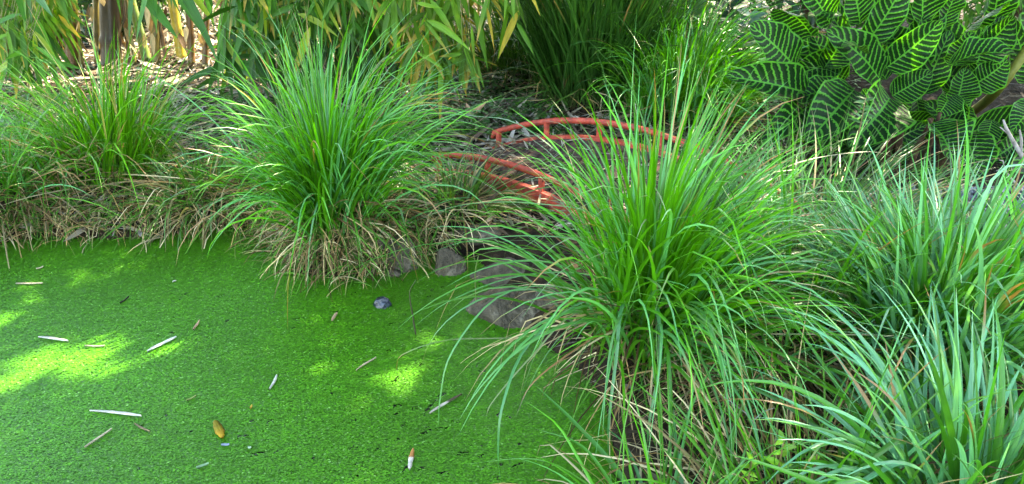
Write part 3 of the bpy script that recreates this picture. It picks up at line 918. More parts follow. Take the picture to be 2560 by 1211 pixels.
# ------------------------------------------------------------------ rocks
def rock(px, py, sx, sy, sz, label, mat=None, z=None, rot=0, seed=0, water=False):
    p = at(px, py, 0.01) if water else onground(px, py)
    if z is not None: p[2] = z
    V, F = ico(4)
    s0 = Vector((seed * 7.3, seed * 1.7, 3.1))
    rr = []
    for v in V:
        v_ = Vector(v)
        q = 1 + 0.22 * mnoise.noise(v_ * 1.3 + s0) + 0.14 * mnoise.noise(v_ * 2.7 + s0) + 0.05 * mnoise.noise(v_ * 8 + s0) + 0.02 * mnoise.noise(v_ * 20 + s0)
        rr.append(q)
    V = V * np.array(rr)[:, None]
    # chisel flat facets
    r2 = np.random.default_rng(seed + 50)
    for _ in range(9):
        nv = r2.normal(0, 1, 3); nv /= np.linalg.norm(nv); d = r2.uniform(0.62, 0.85)
        e = V @ nv - d
        V = V - np.clip(e, 0, None)[:, None] * nv * 0.85
    V = V * np.array([sx, sy, sz])
    c, s = math.cos(rot), math.sin(rot)
    V = np.c_[V[:, 0] * c - V[:, 1] * s, V[:, 0] * s + V[:, 1] * c, V[:, 2]]
    mb = MB(); mb.add(V + p, F)
    o = mb.build('rock', mat or M_ROCK, loc=p)
    return tag(o, label, 'rock', 'stones along the pond edge')


rock(995, 662, 0.11, 0.08, 0.14, 'dark boulder under straw at the right foot of the upright tussock', seed=1, water=True)
rock(1120, 678, 0.085, 0.06, 0.11, 'squarish grey stone at the water edge between two boulders', seed=2, water=True)
rock(1265, 700, 0.15, 0.08, 0.10, 'long pale topped stone under the arching blades', seed=3, rot=-0.15, water=True)
rock(1280, 812, 0.175, 0.13, 0.13, 'largest brown boulder left of the biggest tussock', seed=4, rot=-0.4, z=0.0)
rock(1400, 745, 0.1, 0.08, 0.08, 'shaded boulder between the largest boulder and the biggest tussock', seed=5)
rock(955, 762, 0.042, 0.034, 0.038, 'wet blue grey stone standing alone in the duckweed', M_ROCKW, seed=6, water=True)
rock(984, 685, 0.04, 0.025, 0.025, 'small dark wedge stone at the duckweed edge below the straw', seed=7, water=True)
rock(728, 640, 0.05, 0.05, 0.05, 'small dark stone at the left foot of the upright tussock', seed=8)
rock(1200, 590, 0.12, 0.08, 0.05, 'flat dark stone behind the squarish grey stone', seed=9)
rock(1060, 600, 0.1, 0.07, 0.05, 'shadowed stone wedged behind the dark boulder', seed=10)
rock(300, 600, 0.1, 0.06, 0.05, 'half buried grey stone under the loose left tussock', seed=11)


# ------------------------------------------------------------------ floating debris
def chip(x0, y0, x1, y1, wpx, label, col, name='bamboo_leaf', cat='dry leaf', col2=None):
    a, b_ = at(x0, y0, 0.016), at(x1, y1, 0.02)
    w_ = wpx / FPX * np.linalg.norm((a + b_) / 2 - np.array([0, 0, CAMZ]))
    S = 10
    s = np.linspace(0, 1, S + 1)
    c = a + (b_ - a) * s[:, None]
    d = (b_ - a) / np.linalg.norm(b_ - a); side = np.cross(d, [0, 0, 1.0])
    bend = rng.uniform(-0.03, 0.03) * np.linalg.norm(b_ - a)
    c = c + side * (bend * np.sin(np.pi * s))[:, None]
    h = w_ / 2 * np.clip(np.sin(np.pi * np.clip(s * 0.96 + 0.02, 0, 1)) ** 0.45, 0.15, 1) * rng.uniform(0.8, 1.08, S + 1)
    c = c + np.array([0, 0, 1.0]) * (0.0018 * np.sin(s * rng.uniform(3, 5) + rng.uniform(0, 3)))[:, None]
    top = c + [0, 0, 0.003]
    V = np.concatenate([c - side * h[:, None], top - side * (h * .3)[:, None] + [0, 0, -0.0015], top + side * (h * .3)[:, None] + [0, 0, -0.0015], c + side * h[:, None], c - [0, 0, 0.006]])
    n = S + 1
    k = np.arange(S)
    Q = np.concatenate([np.stack([r * n + k, r * n + k + 1, ((r + 1) % 5) * n + k + 1, ((r + 1) % 5) * n + k], 1) for r in range(5)])
    C = np.tile(np.asarray(col, float), (len(V), 1)) * rng.uniform(0.8, 1.1, (len(V), 1))
    if col2 is not None:
        f = (np.tile(s, 5) > 0.5)
        C[f] = np.asarray(col2)
    UV = np.c_[np.zeros(len(V)), np.tile(s, 5)]
    mb = MB(); mb.add(V, Q, C, UV)
    cen = (a + b_) / 2
    tag(mb.build(name, M_DRY, loc=cen), label, cat, 'dry bits floating on the duckweed')


PALE = (0.5, 0.5, 0.42); TAN = (0.42, 0.36, 0.24)
chip(96, 842, 170, 850, 9, 'short pale leaf left of the widest floating leaf', PALE)
chip(368, 878, 440, 840, 12, 'widest pale floating leaf, tilted up to the right', (0.5, 0.54, 0.48))
chip(225, 1027, 353, 1038, 10, 'longest pale floating leaf, lying nearly level', (0.55, 0.53, 0.45))
chip(212, 1118, 279, 1070, 6, 'thin pale sliver below the longest floating leaf', TAN, 'bamboo_sliver', 'sliver')
chip(40, 709, 106, 706, 7, 'tan leaf floating in the upper left sun patch', TAN)
chip(212, 865, 262, 863, 4, 'thin tan sliver at the top edge of the brightest sun patch', TAN, 'bamboo_sliver', 'sliver')
chip(483, 824, 499, 801, 7, 'small brown tipped leaf right of the widest floating leaf', (0.4, 0.25, 0.15))
chip(674, 973, 692, 937, 8, 'small pale upright pointing leaf in the middle of the duckweed', PALE)
chip(890, 926, 940, 892, 5, 'thin tan sliver left of the bent brown tipped blade', TAN, 'bamboo_sliver', 'sliver')
chip(1074, 1033, 1154, 983, 10, 'mottled dark and white leaf near the overhanging blades', (0.55, 0.5, 0.4), col2=(0.09, 0.07, 0.04))
chip(1024, 1174, 1033, 1120, 13, 'orange brown leaf with a white tip near the bottom edge', (0.6, 0.55, 0.45), col2=(0.4, 0.17, 0.05))
chip(830, 803, 842, 780, 10, 'small brown leaf left of the lone wet stone', (0.4, 0.28, 0.16))
chip(336, 1058, 375, 1078, 5, 'dark thin sliver under the right end of the longest floating leaf', (0.2, 0.15, 0.08), 'bamboo_sliver', 'sliver')
chip(300, 757, 322, 741, 4, 'short black sliver in the upper left of the duckweed', (0.03, 0.03, 0.02), 'bamboo_sliver', 'sliver')
chip(90, 672, 108, 665, 4, 'tiny pale sliver near the left shore', TAN, 'bamboo_sliver', 'sliver')
chip(431, 705, 440, 700, 3, 'tiny pale sliver in the open duckweed below the loose tussock', PALE, 'bamboo_sliver', 'sliver')
chip(465, 1000, 490, 988, 3, 'faint olive sliver in the middle of the duckweed', (0.2, 0.26, 0.08), 'bamboo_sliver', 'sliver')
chip(537, 1052, 556, 1094, 21, 'orange yellow leaf half sunk in the duckweed', (0.22, 0.17, 0.008), 'sunken_leaf', 'fallen leaf', (0.34, 0.2, 0.01))
chip(553, 1112, 573, 1109, 9, 'small blue grey chip below the orange yellow leaf', (0.2, 0.26, 0.33), 'leaf_chip', 'leaf chip')
chip(620, 1118, 628, 1117, 8, 'tiny pale green chip right of the blue grey chip', (0.3, 0.45, 0.3), 'leaf_chip', 'leaf chip')
chip(490, 1170, 522, 1156, 8, 'grey green soaked leaf near the bottom edge', (0.15, 0.28, 0.15))
chip(625, 1020, 630, 1013, 7, 'tiny orange speck leaf in the middle of the duckweed', (0.4, 0.25, 0.03), 'leaf_chip', 'leaf chip')
# thin dark reed stems standing in the duckweed
def stem(pts, rad, label, name='reed_stem', cat='stem', col=(0.04, 0.03, 0.02), mat=None):
    mb = MB(); mb.add(*tube(pts, rad, col, K=6, S=10))
    tag(mb.build(name, mat or M_STONE, loc=pts[0]), label, cat)


a = at(1040, 842, 0.0)
stem([a, aty(1032, 790, a[1]), aty(1024, 733, a[1]), aty(1040, 700, a[1])], [0.003, 0.003, 0.002, 0.001], 'thin black stem standing in the duckweed right of the wet stone')
a = at(1192, 775, 0.0)
stem([a, aty(1188, 700, a[1]), aty(1190, 670, a[1]), aty(1196, 640, a[1])], [0.004, 0.003, 0.003, 0.002], 'olive stem standing in the water beside the largest boulder', col=(0.08, 0.13, 0.03))


# ------------------------------------------------------------------ bamboo
def culm(px, py, dpx, topx, kind, label, Ht=3.2):
    b = onground(px, py)
    r = dpx / FPX * np.linalg.norm(b - np.array([0, 0, CAMZ])) / 2
    t = aty(topx, 0, b[1] + 0.05)
    d = (t - b); d = d / max(d[2], 0.05)
    top = b + d * Ht * np.array([0.8, 1, 1]) + [0, -0.25, 0]
    base_c = {'green': (0.10, 0.17, 0.03), 'yellow': (0.45, 0.34, 0.04), 'brown': (0.12, 0.065, 0.022), 'olive': (0.17, 0.14, 0.035), 'dark': (0.05, 0.033, 0.016)}[kind]
    S = 90
    s = np.linspace(0, 1, S + 1)
    P_ = b + (top - b) * s[:, None] + np.array([0, 1.0, 0]) * (0.15 * np.sin(s * 3))[:, None]
    node = np.abs(((s * Ht / 0.22) % 1) - 0.5) > 0.44
    rad = r * (1 - 0.55 * s) * (1 + 0.13 * node)
    V, Q, C, UV = tube(P_, rad, base_c, K=10)
    cc = np.tile(np.asarray(base_c), (len(V), 1))
    nd_ = np.repeat(node, 10)
    cc[:len(nd_)][nd_] *= 0.6
    root = empty('bamboo_culm', b, label, 'bamboo', 'bamboo culms at the back')
    mb = MB(); mb.add(V, Q, cc); mb.build('culm', M_CULM, root)
    # papery sheaths at the base
    n = max(3, int(dpx / 4))
    an = rng.uniform(0, 6.28, n); hh = rng.uniform(0.02, 0.6, n) ** 1.2
    P0 = b + np.c_[np.cos(an) * r, np.sin(an) * r, hh] + (top - b) / Ht * hh[:, None] * [1, 1, 0]
    D = np.c_[np.cos(an) * .45, np.sin(an) * .45, rng.choice([-1, 1], n) * 1.0]
    NN = np.c_[np.cos(an), np.sin(an), 0 * an]
    for q in range(n):
        mb = MB(); mb.add(*lances(P0[q:q + 1], D[q:q + 1], NN[q:q + 1], rng.uniform(.1, .24, 1), rng.uniform(.03, .06, 1), straw(1) * 1.1, droop=0.1, S=4))
        mb.build('sheath', M_DRY, root)
    return root, b, top


culms = []
specs = [(180, 172, 28, 176, 'brown', 'thick brown bamboo culm, left of the two thickest'), (243, 160, 14, 240, 'olive', 'thin olive culm between the two thickest brown culms'),
         (278, 172, 42, 272, 'dark', 'thickest dark brown bamboo culm'), (368, 155, 20, 318, 'green', 'leaning green bamboo culm with clear nodes'),
         (392, 160, 20, 380, 'olive', 'olive culm just right of the leaning green one'), (455, 150, 22, 425, 'yellow', 'bright yellow bamboo culm'),
         (480, 165, 16, 470, 'brown', 'thin brown culm right of the yellow one'), (512, 172, 14, 520, 'brown', 'dry brown culm at the edge of the sunlit litter'),
         (60, 205, 14, 58, 'green', 'thin green culm near the left edge'), (105, 190, 18, 112, 'yellow', 'yellowish culm near the left edge'),
         (15, 195, 16, 10, 'olive', 'olive culm at the left edge of the photo'), (585, 175, 14, 590, 'olive', 'slim olive culm behind the first hanging leaves'),
         (700, 172, 16, 705, 'olive', 'slim culm behind the hanging leaves left of the dark culms'), (820, 175, 22, 822, 'dark', 'dark culm left of the group of dark culms'),
         (885, 178, 34, 880, 'dark', 'left culm of the dark group behind the hanging leaves'), (940, 178, 40, 942, 'dark', 'thick middle culm of the dark group behind the hanging leaves'),
         (1000, 176, 28, 1008, 'dark', 'right culm of the dark group behind the hanging leaves'), (1120, 150, 20, 1125, 'olive', 'far right olive culm behind the yellowing leaves')]
for x_, k_ in ((140, 'brown'), (210, 'olive'), (320, 'brown'), (342, 'olive'), (415, 'brown'), (540, 'yellow'), (560, 'brown'), (640, 'brown'), (85, 'olive'), (38, 'yellow')):
    specs.append((x_ + rng.uniform(-6, 6), rng.uniform(158, 182), rng.uniform(7, 11), x_ + rng.uniform(-45, 45), k_, 'one of the thin dry canes crowding between the thicker bamboo culms'))
for sp_ in specs:
    culms.append(culm(*sp_))
CB = np.array([c[1] for c in culms])

YEL = (0.2, 0.3, 0.03)
# hanging sprays: each belongs to the culm nearest to it
spray_mb = {}
twig_mb = {}


def spray(px, py, Y, nleaf, lpx, cols, tipf=0.14, face=None):
    p = aty(px, py, Y)
    if p[2] < 0.15: return
    ci = int(np.argmin(np.abs(CB[:, 0] - p[0]) + 0.3 * rng.random(len(CB))))
    b = CB[ci]
    h0 = p[2] + rng.uniform(0.5, 0.9)
    st = b + (culms[ci][2] - b) * (h0 / 3.2); st[1] += 0.1
    mid = (st + p) / 2 + np.array([0, 0, 0.35])
    tw = tube([st, mid, p + [0, 0, 0.12], p], [0.005, 0.003, 0.002, 0.0015], (0.16, 0.17, 0.05), K=5, S=10)
    spray_mb.setdefault(ci, MB()); twig_mb.setdefault(ci, MB()).add(*tw)
    n = nleaf
    ln = lpx / FPX * np.linalg.norm(p) * rng.uniform(0.6, 1.15, n)
    an = rng.uniform(0, 6.28, n)
    sp2 = rng.uniform(0.15, 0.9, n)
    D = np.c_[np.cos(an) * sp2, np.sin(an) * sp2 * 0.6, -np.ones(n) + 0.9 * (rng.random(n) < 0.25)]
    off = np.linspace(0, 0.10, n)[:, None] * np.array([0.2, 0.1, 1.0]) * rng.uniform(.5, 1.5, (n, 1))
    Nn = np.c_[rng.normal(0, .6, n), -np.ones(n), rng.normal(0.3, .4, n)]
    spray_mb[ci].add(*lances(p + off, D, Nn, ln, ln * rng.uniform(0.10, 0.17, n), cols(n), tip=((0.4, 0.27, 0.06), tipf), droop=rng.uniform(0, .35, n), S=6, hump=0.5))


def c_mid(n): return greens(n, (0.022, 0.11, 0.012), (0.055, 0.19, 0.02), YEL, 0.12)
def c_yel(n): return greens(n, (0.045, 0.15, 0.012), (0.10, 0.24, 0.02), (0.34, 0.28, 0.04), 0.10)
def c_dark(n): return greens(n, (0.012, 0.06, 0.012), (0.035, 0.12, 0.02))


for _ in range(120):    # left, sunlit light leaves
    spray(rng.uniform(-60, 150), rng.uniform(-140, 90), rng.uniform(5.0, 6.2), rng.integers(3, 7), 72, c_yel, 0.25)
for _ in range(12):
    spray(rng.uniform(0, 130), rng.uniform(60, 180), rng.uniform(4.8, 5.6), rng.integers(3, 6), 100, c_mid)
for _ in range(14):
    spray(rng.uniform(180, 540), rng.uniform(-160, -40), rng.uniform(5.0, 6.2), rng.integers(3, 6), 90, c_mid)
for _ in range(150):
    spray(rng.uniform(560, 1000), rng.uniform(-140, 110), rng.uniform(4.7, 6.0), rng.integers(3, 7), 98, c_mid)
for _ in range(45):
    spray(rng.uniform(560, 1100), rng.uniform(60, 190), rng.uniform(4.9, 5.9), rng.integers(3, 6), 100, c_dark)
for _ in range(60):
    spray(rng.uniform(880, 1300), rng.uniform(-140, 60), rng.uniform(4.5, 5.6), rng.integers(3, 7), 108, c_yel, 0.3)
for _ in range(25):
    spray(rng.uniform(980, 1190), rng.uniform(60, 170), rng.uniform(4.5, 5.2), rng.integers(3, 6), 110, c_yel, 0.5)
# a few large near leaves at the top left
for x, y in ((330, -30), (385, -60), (425, -40), (30, -60), (60, -20)):
    spray(x, y, 4.2, 3, 150, lambda n: greens(n, (0.03, 0.13, 0.03), (0.05, 0.17, 0.04)), 0.0)
for ci in spray_mb:
    twig_mb[ci].build('branch', M_CULM, culms[ci][0])
    spray_mb[ci].build('foliage', M_BAMBOO, culms[ci][0])

# fallen culm pieces
def fallen(x0, y0, x1, y1, z, wpx, label, col, name='fallen_cane'):
    a, b_ = onground(x0, y0) + [0, 0, z], onground(x1, y1) + [0, 0, z]
    w_ = wpx / FPX * np.linalg.norm(a) / 2
    P_ = a + (b_ - a) * np.linspace(0, 1, 9)[:, None]
    rad = np.full(9, w_); rad[[2, 5, 8]] *= 1.2
    mb = MB(); mb.add(*tube(P_, rad, col, K=8))
    tag(mb.build(name, M_CULM, loc=a), label, 'fallen cane', 'fallen canes behind the pond')


fallen(1146, 188, 1242, 191, 0.1, 8, 'pale cane lying under the yellowing bamboo leaves', (0.4, 0.36, 0.25))
fallen(1182, 203, 1300, 222, 0.06, 5, 'thin pale cane just below the thicker one', (0.4, 0.38, 0.32))
fallen(30, 395, 250, 330, 0.06, 5, 'thin cane slanting behind the loose left tussock', (0.3, 0.24, 0.15))

# dead curled leaf standing behind the bridge
mb = MB(); p = onground(1172, 300)
mb.add(*lances(np.array([p + [0, 0, .02], p + [0.01, 0, .02]]), np.array([[0.55, 0, 0.5], [-.1, 0, .4]]), np.array([[0, -1, .4], [0, -1, .3]]), np.array([.17, .1]), np.array([.03, .035]), np.array([[.4, .24, .13], [.42, .28, .18]]), droop=0.05, S=6))
tag(mb.build('curled_leaf', M_DRY, loc=p), 'large curled brown leaf standing up behind the left end of the bridge', 'dead leaf')

# ------------------------------------------------------------------ hose at the left edge
def hose(pts, rad, mat, label, cat, name):
    P_ = [onground(x, y) + [0, 0, z] for x, y, z in pts]
    mb = MB(); mb.add(*tube(P_, rad, K=10, S=24))
    return tag(mb.build(name, mat, loc=P_[0]), label, cat)


h = hose([(-60, 345, .03), (40, 330, .04), (90, 322, .05), (140, 309, .05), (180, 308, .03)], 0.018, M_HOSE, 'black hose lying on the litter at the left edge', 'hose', 'garden_hose')
e = empty('hose_fitting', onground(130, 352), 'short black hose end with a blue connector on the litter', 'hose fitting')
mb = MB(); mb.add(*tube([onground(122, 354) + [0, 0, .04], onground(135, 350) + [0, 0, .05], onground(156, 352) + [0, 0, .03]], 0.02, K=10, S=10)); mb.build('hose_end', M_HOSE, e)
mb = MB(); mb.add(*tube([onground(108, 352) + [0, 0, .04], onground(121, 353) + [0, 0, .04]], [0.022, 0.024], K=10)); mb.build('connector', M_BLUE, e)


# ------------------------------------------------------------------ zebra plants
def zleaf(parent, base, pb, tp, wpx, nv, root_pt, curl=0.15, bend=0.10, name='leaf', bside=0.0):
    """pb, tp = 3D lamina base and tip; nv = approximate face normal"""
    L_ = np.linalg.norm(tp - pb)
    d = (tp - pb) / L_
    nv = np.asarray(nv, float)
    side = np.cross(d, nv); side /= np.linalg.norm(side)
    nor = np.cross(side, d)
    w_ = wpx
    NS, NU = 26, 10
    s = np.linspace(0, 1, NS + 1); u = np.linspace(-1, 1, NU + 1)
    cl = pb + d * (L_ * s)[:, None] + nor * (bend * L_ * np.sin(np.pi * s))[:, None] + side * (bside * L_ * np.sin(np.pi * s))[:, None]
    prof = np.sin(np.pi * s ** 0.80) ** 0.55
    prof = np.clip(prof * (1 - 0.12 * s), 0.0, 1); prof[0] = 0.03; prof[-1] = 0.01
    S_, U_ = np.meshgrid(s, u, indexing='ij')
    hw = w_ / 2 * prof
    ph = rng.uniform(0, 6.28)
    wave = 0.05 * np.sin(S_ * 15 + ph + np.sign(U_)) * np.abs(U_) ** 2 + 0.006 * np.sin((S_ - 0.17 * np.abs(U_) ** 1.3) * 11.5 * 6.28)
    lift = curl * w_ * np.abs(U_) ** 1.3 * (0.6 + 0.4 * np.sin(S_ * 3.1)) + wave * w_ * 1.5
    V = cl[:, None] + side * (U_ * hw[:, None])[..., None] + nor * (lift * prof[:, None])[..., None]
    V = V.reshape(-1, 3)
    k = (np.arange(NS)[:, None] * (NU + 1) + np.arange(NU)[None]).ravel()
    Q = np.stack([k, k + 1, k + NU + 2, k + NU + 1], 1)
    # keep the face normal towards nv
    v0, v1, v3 = V[Q[len(Q) // 2, 0]], V[Q[len(Q) // 2, 1]], V[Q[len(Q) // 2, 3]]
    if np.dot(np.cross(v1 - v0, v3 - v0), nv) < 0: Q = Q[:, ::-1]
    UV = np.stack([(U_ + 1) / 2, S_], -1).reshape(-1, 2)
    mb = MB(); mb.add(V, Q, None, UV)
    lf = mb.build(name, M_ZEBRA, parent)
    mid = (root_pt + pb) / 2 + np.array([0, 0.0, 0.06])
    mb = MB(); mb.add(*tube([root_pt, mid, pb, pb + d * L_ * 0.25 + nor * bend * L_ * 0.7 - nor * 0.004], [0.011, 0.007, 0.005, 0.002], (0.07, 0.17, 0.03), K=7, S=12))
    st = mb.build('stalk', M_CULM, lf)
    st.location = (0, 0, 0)
    return lf


zr = onground(2270, 420); zr2 = onground(2420, 360); zr3 = onground(2620, 430)
Z1 = empty('zebra_plant', zr, 'large striped leaved zebra plant on the right behind the gravel', 'zebra plant', 'striped zebra plants')
Z2 = empty('zebra_plant', zr3, 'second zebra plant cut by the right edge, behind the bare twigs', 'zebra plant', 'striped zebra plants')
Yz = zr[1]
# (base px, tip px, width m, depth offset base, depth offset tip, normal, bend, plant)
zl = [
    ((2200, 200), (2065, 75), .16, 0.0, -.15, (0, -1, .5), .05, 1),      # long left, second from left
    ((1990, 170), (1875, 60), .17, .0, -.12, (.1, -1, .5), .05, 1),     # left most tall
    ((2030, 90), (1932, 22), .14, .1, .0, (0, -.6, -.9), -.1, 1),
    ((2120, 60), (2020, 40), .12, .2, .1, (0, -.5, 1), .15, 1),
    ((2215, 170), (2355, 52), .15, .0, -.1, (0, -1, .35), .04, 1),      # right diagonal
    ((2165, 110), (2270, -60), .15, .15, .1, (0, -1, .2), .04, 1),
    ((2150, 60), (2120, -60), .14, .15, .1, (0, -1, .3), .04, 1),
    ((2305, 55), (2300, -110), .16, .2, .2, (0, -1, .1), .02, 1),
    ((2345, 75), (2395, -40), .14, .25, .2, (.3, -1, .1), .02, 1),
    ((2075, 60), (1985, -60), .15, .15, .1, (0, -1, .4), .05, 1),
    ((2388, 165), (2430, 78), .15, .05, .0, (.1, -1, .3), .04, 1),
    ((2420, 150), (2535, 40), .17, .15, .1, (.1, -1, .2), .03, 1),
    ((2370, 165), (2540, 135), .14, -.1, -.25, (0, -.45, 1), .12, 1),
    ((2400, 90), (2525, 5), .13, .15, .1, (0, -.5, -.8), -.05, 1),
    ((2025, 235), (1812, 190), .15, -.05, -.2, (.1, -.9, .7), .08, 1),  # left light low
    ((1990, 190), (1870, 205), .12, .0, -.15, (0, -.4, 1), .1, 1),
    ((2035, 255), (1900, 362), .15, -.05, -.3, (-.1, -.8, .8), .12, 1),
    ((2135, 225), (2015, 360), .20, -.1, -.35, (-.15, -1, .55), .12, 1),   # big hanging
    ((2225, 245), (2120, 368), .21, -.1, -.35, (.1, -1, .55), .12, 1),     # big hanging 2
    ((2110, 225), (1975, 255), .13, .0, -.1, (0, -.6, .9), .1, 1),
    ((2325, 310), (2380, 402), .22, -.15, -.35, (.05, -.9, .8), .1, 1),   # big low right
    ((2400, 330), (2440, 455), .19, -.1, -.3, (-.1, -.9, .7), .1, 1),
    ((2230, 240), (2330, 180), .13, .05, .0, (0, -1, .4), .06, 1),
    ((2380, 230), (2345, 290), .12, .1, .05, (.2, -1, .3), .05, 1),
    ((2390, 260), (2410, 170), .14, .1, .1, (-.2, -1, .2), .05, 1),
    ((2430, 215), (2520, 150), .15, .15, .1, (.1, -1, .3), .05, 1),
    ((2200, 330), (2230, 460), .17, .1, -.1, (-.2, -1, .5), .05, 1),
    ((2275, 430), (2365, 525), .14, -.15, -.3, (.0, -.9, .8), .08, 1),    # yellowing low leaf
    ((2170, 140), (2100, 90), .14, .2, .2, (0, -1, .3), .05, 1),
    ((2260, 150), (2210, 60), .14, .25, .25, (0, -1, .3), .05, 1),
    ((2060, 170), (2120, 60), .13, .3, .3, (0, -1, .3), .05, 1),
    ((2165, 135), (2105, 118), .08, -.15, -.25, (0, -.2, 1), .1, 1),
    ((2230, 100), (2165, 50), .12, .3, .3, (0, -1, .3), .05, 1),
    ((2480, 300), (2455, 375), .1, .0, -.05, (0, -.6, 1), .1, 1),
    ((2560, 330), (2475, 400), .17, .1, -.05, (0, -1, .5), .06, 2),
    ((2590, 380), (2500, 540), .2, .0, -.2, (0, -1, .5), .1, 2),
    ((2620, 300), (2570, 200), .17, .1, .0, (0, -1, .3), .05, 2),
    ((2590, 260), (2530, 330), .13, -.1, -.2, (0, -.6, .9), .1, 2),
    ((2560, 410), (2450, 440), .15, .2, .1, (0, -1, .5), .06, 2),
    ((2600, 100), (2560, -60), .17, .1, .0, (0, -1, .3), .05, 2),
    ((2520, 330), (2560, 460), .16, .2, .1, (0, -1, .5), .06, 2),
    ((2480, 60), (2500, -90), .15, .35, .3, (0, -1, .2), .03, 2),
    ((2100, 150), (1960, 200), .14, .35, .3, (0, -1, .3), .05, 1),
    ((2300, 210), (2290, 100), .15, .35, .35, (0, -1, .2), .03, 1),
    ((2340, 190), (2470, 200), .15, .35, .35, (0, -1, .3), .03, 1),
    ((2010, 280), (1960, 330), .14, .3, .2, (0, -1, .3), .03, 1),
]
for q in range(30):
    bx, by = rng.uniform(2020, 2580), (rng.uniform(20, 330) if q < 14 else rng.uniform(200, 380))
    a_ = math.radians(rng.uniform(-50, 50) + (bx - 2290) * 0.12)
    l_ = rng.uniform(130, 210)
    dn = 1 if by < 220 else -0.6
    zl.append(((bx, by), (bx + l_ * math.sin(a_), by - dn * l_ * math.cos(a_)), .14, rng.uniform(.2, .6), rng.uniform(.2, .6), (rng.uniform(-.4, .4), -1, rng.uniform(0, .6)), .06, 1 if bx < 2480 else 2))
for q in range(13):      # shaded leaves deep inside the plant
    bx, by = 2130 + 27 * q + rng.uniform(-20, 20), rng.uniform(170, 380)
    a_ = math.radians(rng.uniform(-80, 80)); l_ = rng.uniform(120, 190); o_ = rng.uniform(.1, .3)
    zl.append(((bx, by), (bx + l_ * math.sin(a_), by - l_ * math.cos(a_)), .15, o_, o_, (rng.uniform(-.6, .6), -1, rng.uniform(-.2, .6)), .08, 1 if bx < 2480 else 2))
for (bx, by), (tx_, ty_), wd_, o0, o1, nv, bend, which in zl:
    pb, tp = aty(bx, by, Yz + o0 + 0.05), aty(tx_, ty_, Yz + o1 + 0.05)
    pl = (Z1, zr + np.array([rng.uniform(-.07, .1), rng.uniform(-.05, .05), 0])) if which == 1 else (Z2, zr3 + np.array([rng.uniform(-.05, .05), 0, 0]))
    zleaf(pl[0], None, pb, tp, wd_ * rng.uniform(1.15, 1.38), np.array(nv) + rng.normal(0, .08, 3), pl[1], curl=rng.uniform(0.08, 0.42), bend=bend, bside=rng.uniform(-.04, .04))
# woody root stock
mb = MB()
for i in range(9):
    a = zr + np.array([rng.uniform(-.14, .14), rng.uniform(-.08, .06), -0.02])
    mb.add(*tube([a, a + [rng.uniform(-.03, .03), 0, .12], a + [rng.uniform(-.08, .08), .03, .3]], [0.022, 0.016, 0.008], K=7, S=8, jit=0.12))
mb.build('root_stock', M_BARK, Z1)

# thick rising stem at the far right
stem([onground(2470, 320) + [0, .25, 0], aty(2490, 230, Yz + .3), aty(2570, 120, Yz + .25)], [0.03, 0.028, 0.025], 'thick olive stem slanting up among the striped leaves at right', 'plant_stem', 'stem', (0.14, 0.15, 0.02))
# bare twigs
def twig(lines, label, rad=0.009):
    root = None
    mb = MB()
    for L_ in lines:
        P_ = [aty(x, y, Y_) for x, y, Y_ in L_[0]]
        if root is None: root = P_[0]
        mb.add(*tube(P_, L_[1], K=6, S=8, jit=0.06))
    tag(mb.build('bare_twig', M_TWIG, loc=root), label, 'twig')


yt = 3.3
twig([([(2600, 450, yt), (2555, 390, yt), (2520, 330, yt), (2508, 300, yt)], [.011, .010, .007, .004]),
      ([(2552, 385, yt), (2553, 350, yt), (2549, 325, yt)], [.006, .006, .003]), ([(2520, 335, yt), (2500, 318, yt)], [.004, .002])],
     'thick bare grey twig at the right edge before the striped leaves')
twig([([(2610, 520, yt - .1), (2550, 470, yt - .1), (2515, 430, yt - .1), (2508, 402, yt - .1)], [.007, .006, .004, .002]),
      ([(2513, 418, yt - .1), (2490, 428, yt - .1)], [.003, .0015]), ([(2508, 403, yt - .1), (2497, 400, yt - .1)], [.0025, .001])],
     'thin bare grey twig below the thick one at the right edge')
yt = bF2[1] + 0.2
twig([([(1960, 1180, yt), (1905, 1130, yt), (1880, 1050, yt), (1800, 985, yt)], [.003, .003, .0025, .001]), ([(1882, 1052, yt), (1910, 1030, yt), (1935, 1020, yt)], [.002, .0015, .001])],
     'pale forked twig over the dark soil at the bottom')


# ------------------------------------------------------------------ broadleaf seedlings
def seedling(px, py, Y_, hpx, n, lpx, wr, cols, label, name='seedling', cat='seedling', lean=0.0, spreadx=1.0, zlow=None):
    b = aty(px, py, Y_)
    g = g1(b[0], b[1])
    foot = np.array([b[0], b[1] + 0.02, g])
    k = Y_ / FPX / cP * 1.05
    top = b + np.array([lean * hpx * k, 0, hpx * k])
    root = empty(name, foot, label, cat)
    mb = MB(); mb.add(*tube([foot, b, top], [.004, .003, .0015], (0.2, 0.14, 0.06), K=6, S=8)); mb.build('stem', M_CULM, root)
    t = np.linspace(0.1, 1, n)
    P0 = b + (top - b) * t[:, None]
    an = np.arange(n) * 2.4 + rng.uniform(-.3, .3, n)
    D = np.c_[np.cos(an) * spreadx, np.sin(an) * .7, rng.uniform(0.2, .9, n)]
    ln = lpx * k * rng.uniform(.7, 1.2, n)
    mb = MB(); mb.add(*lances(P0, D, np.c_[rng.normal(0, .3, n), -np.full(n, .7), np.full(n, .8)], ln, ln * wr, cols(n), droop=.25, S=6, hump=.2))
    mb.build('foliage', M_LEAF, root)


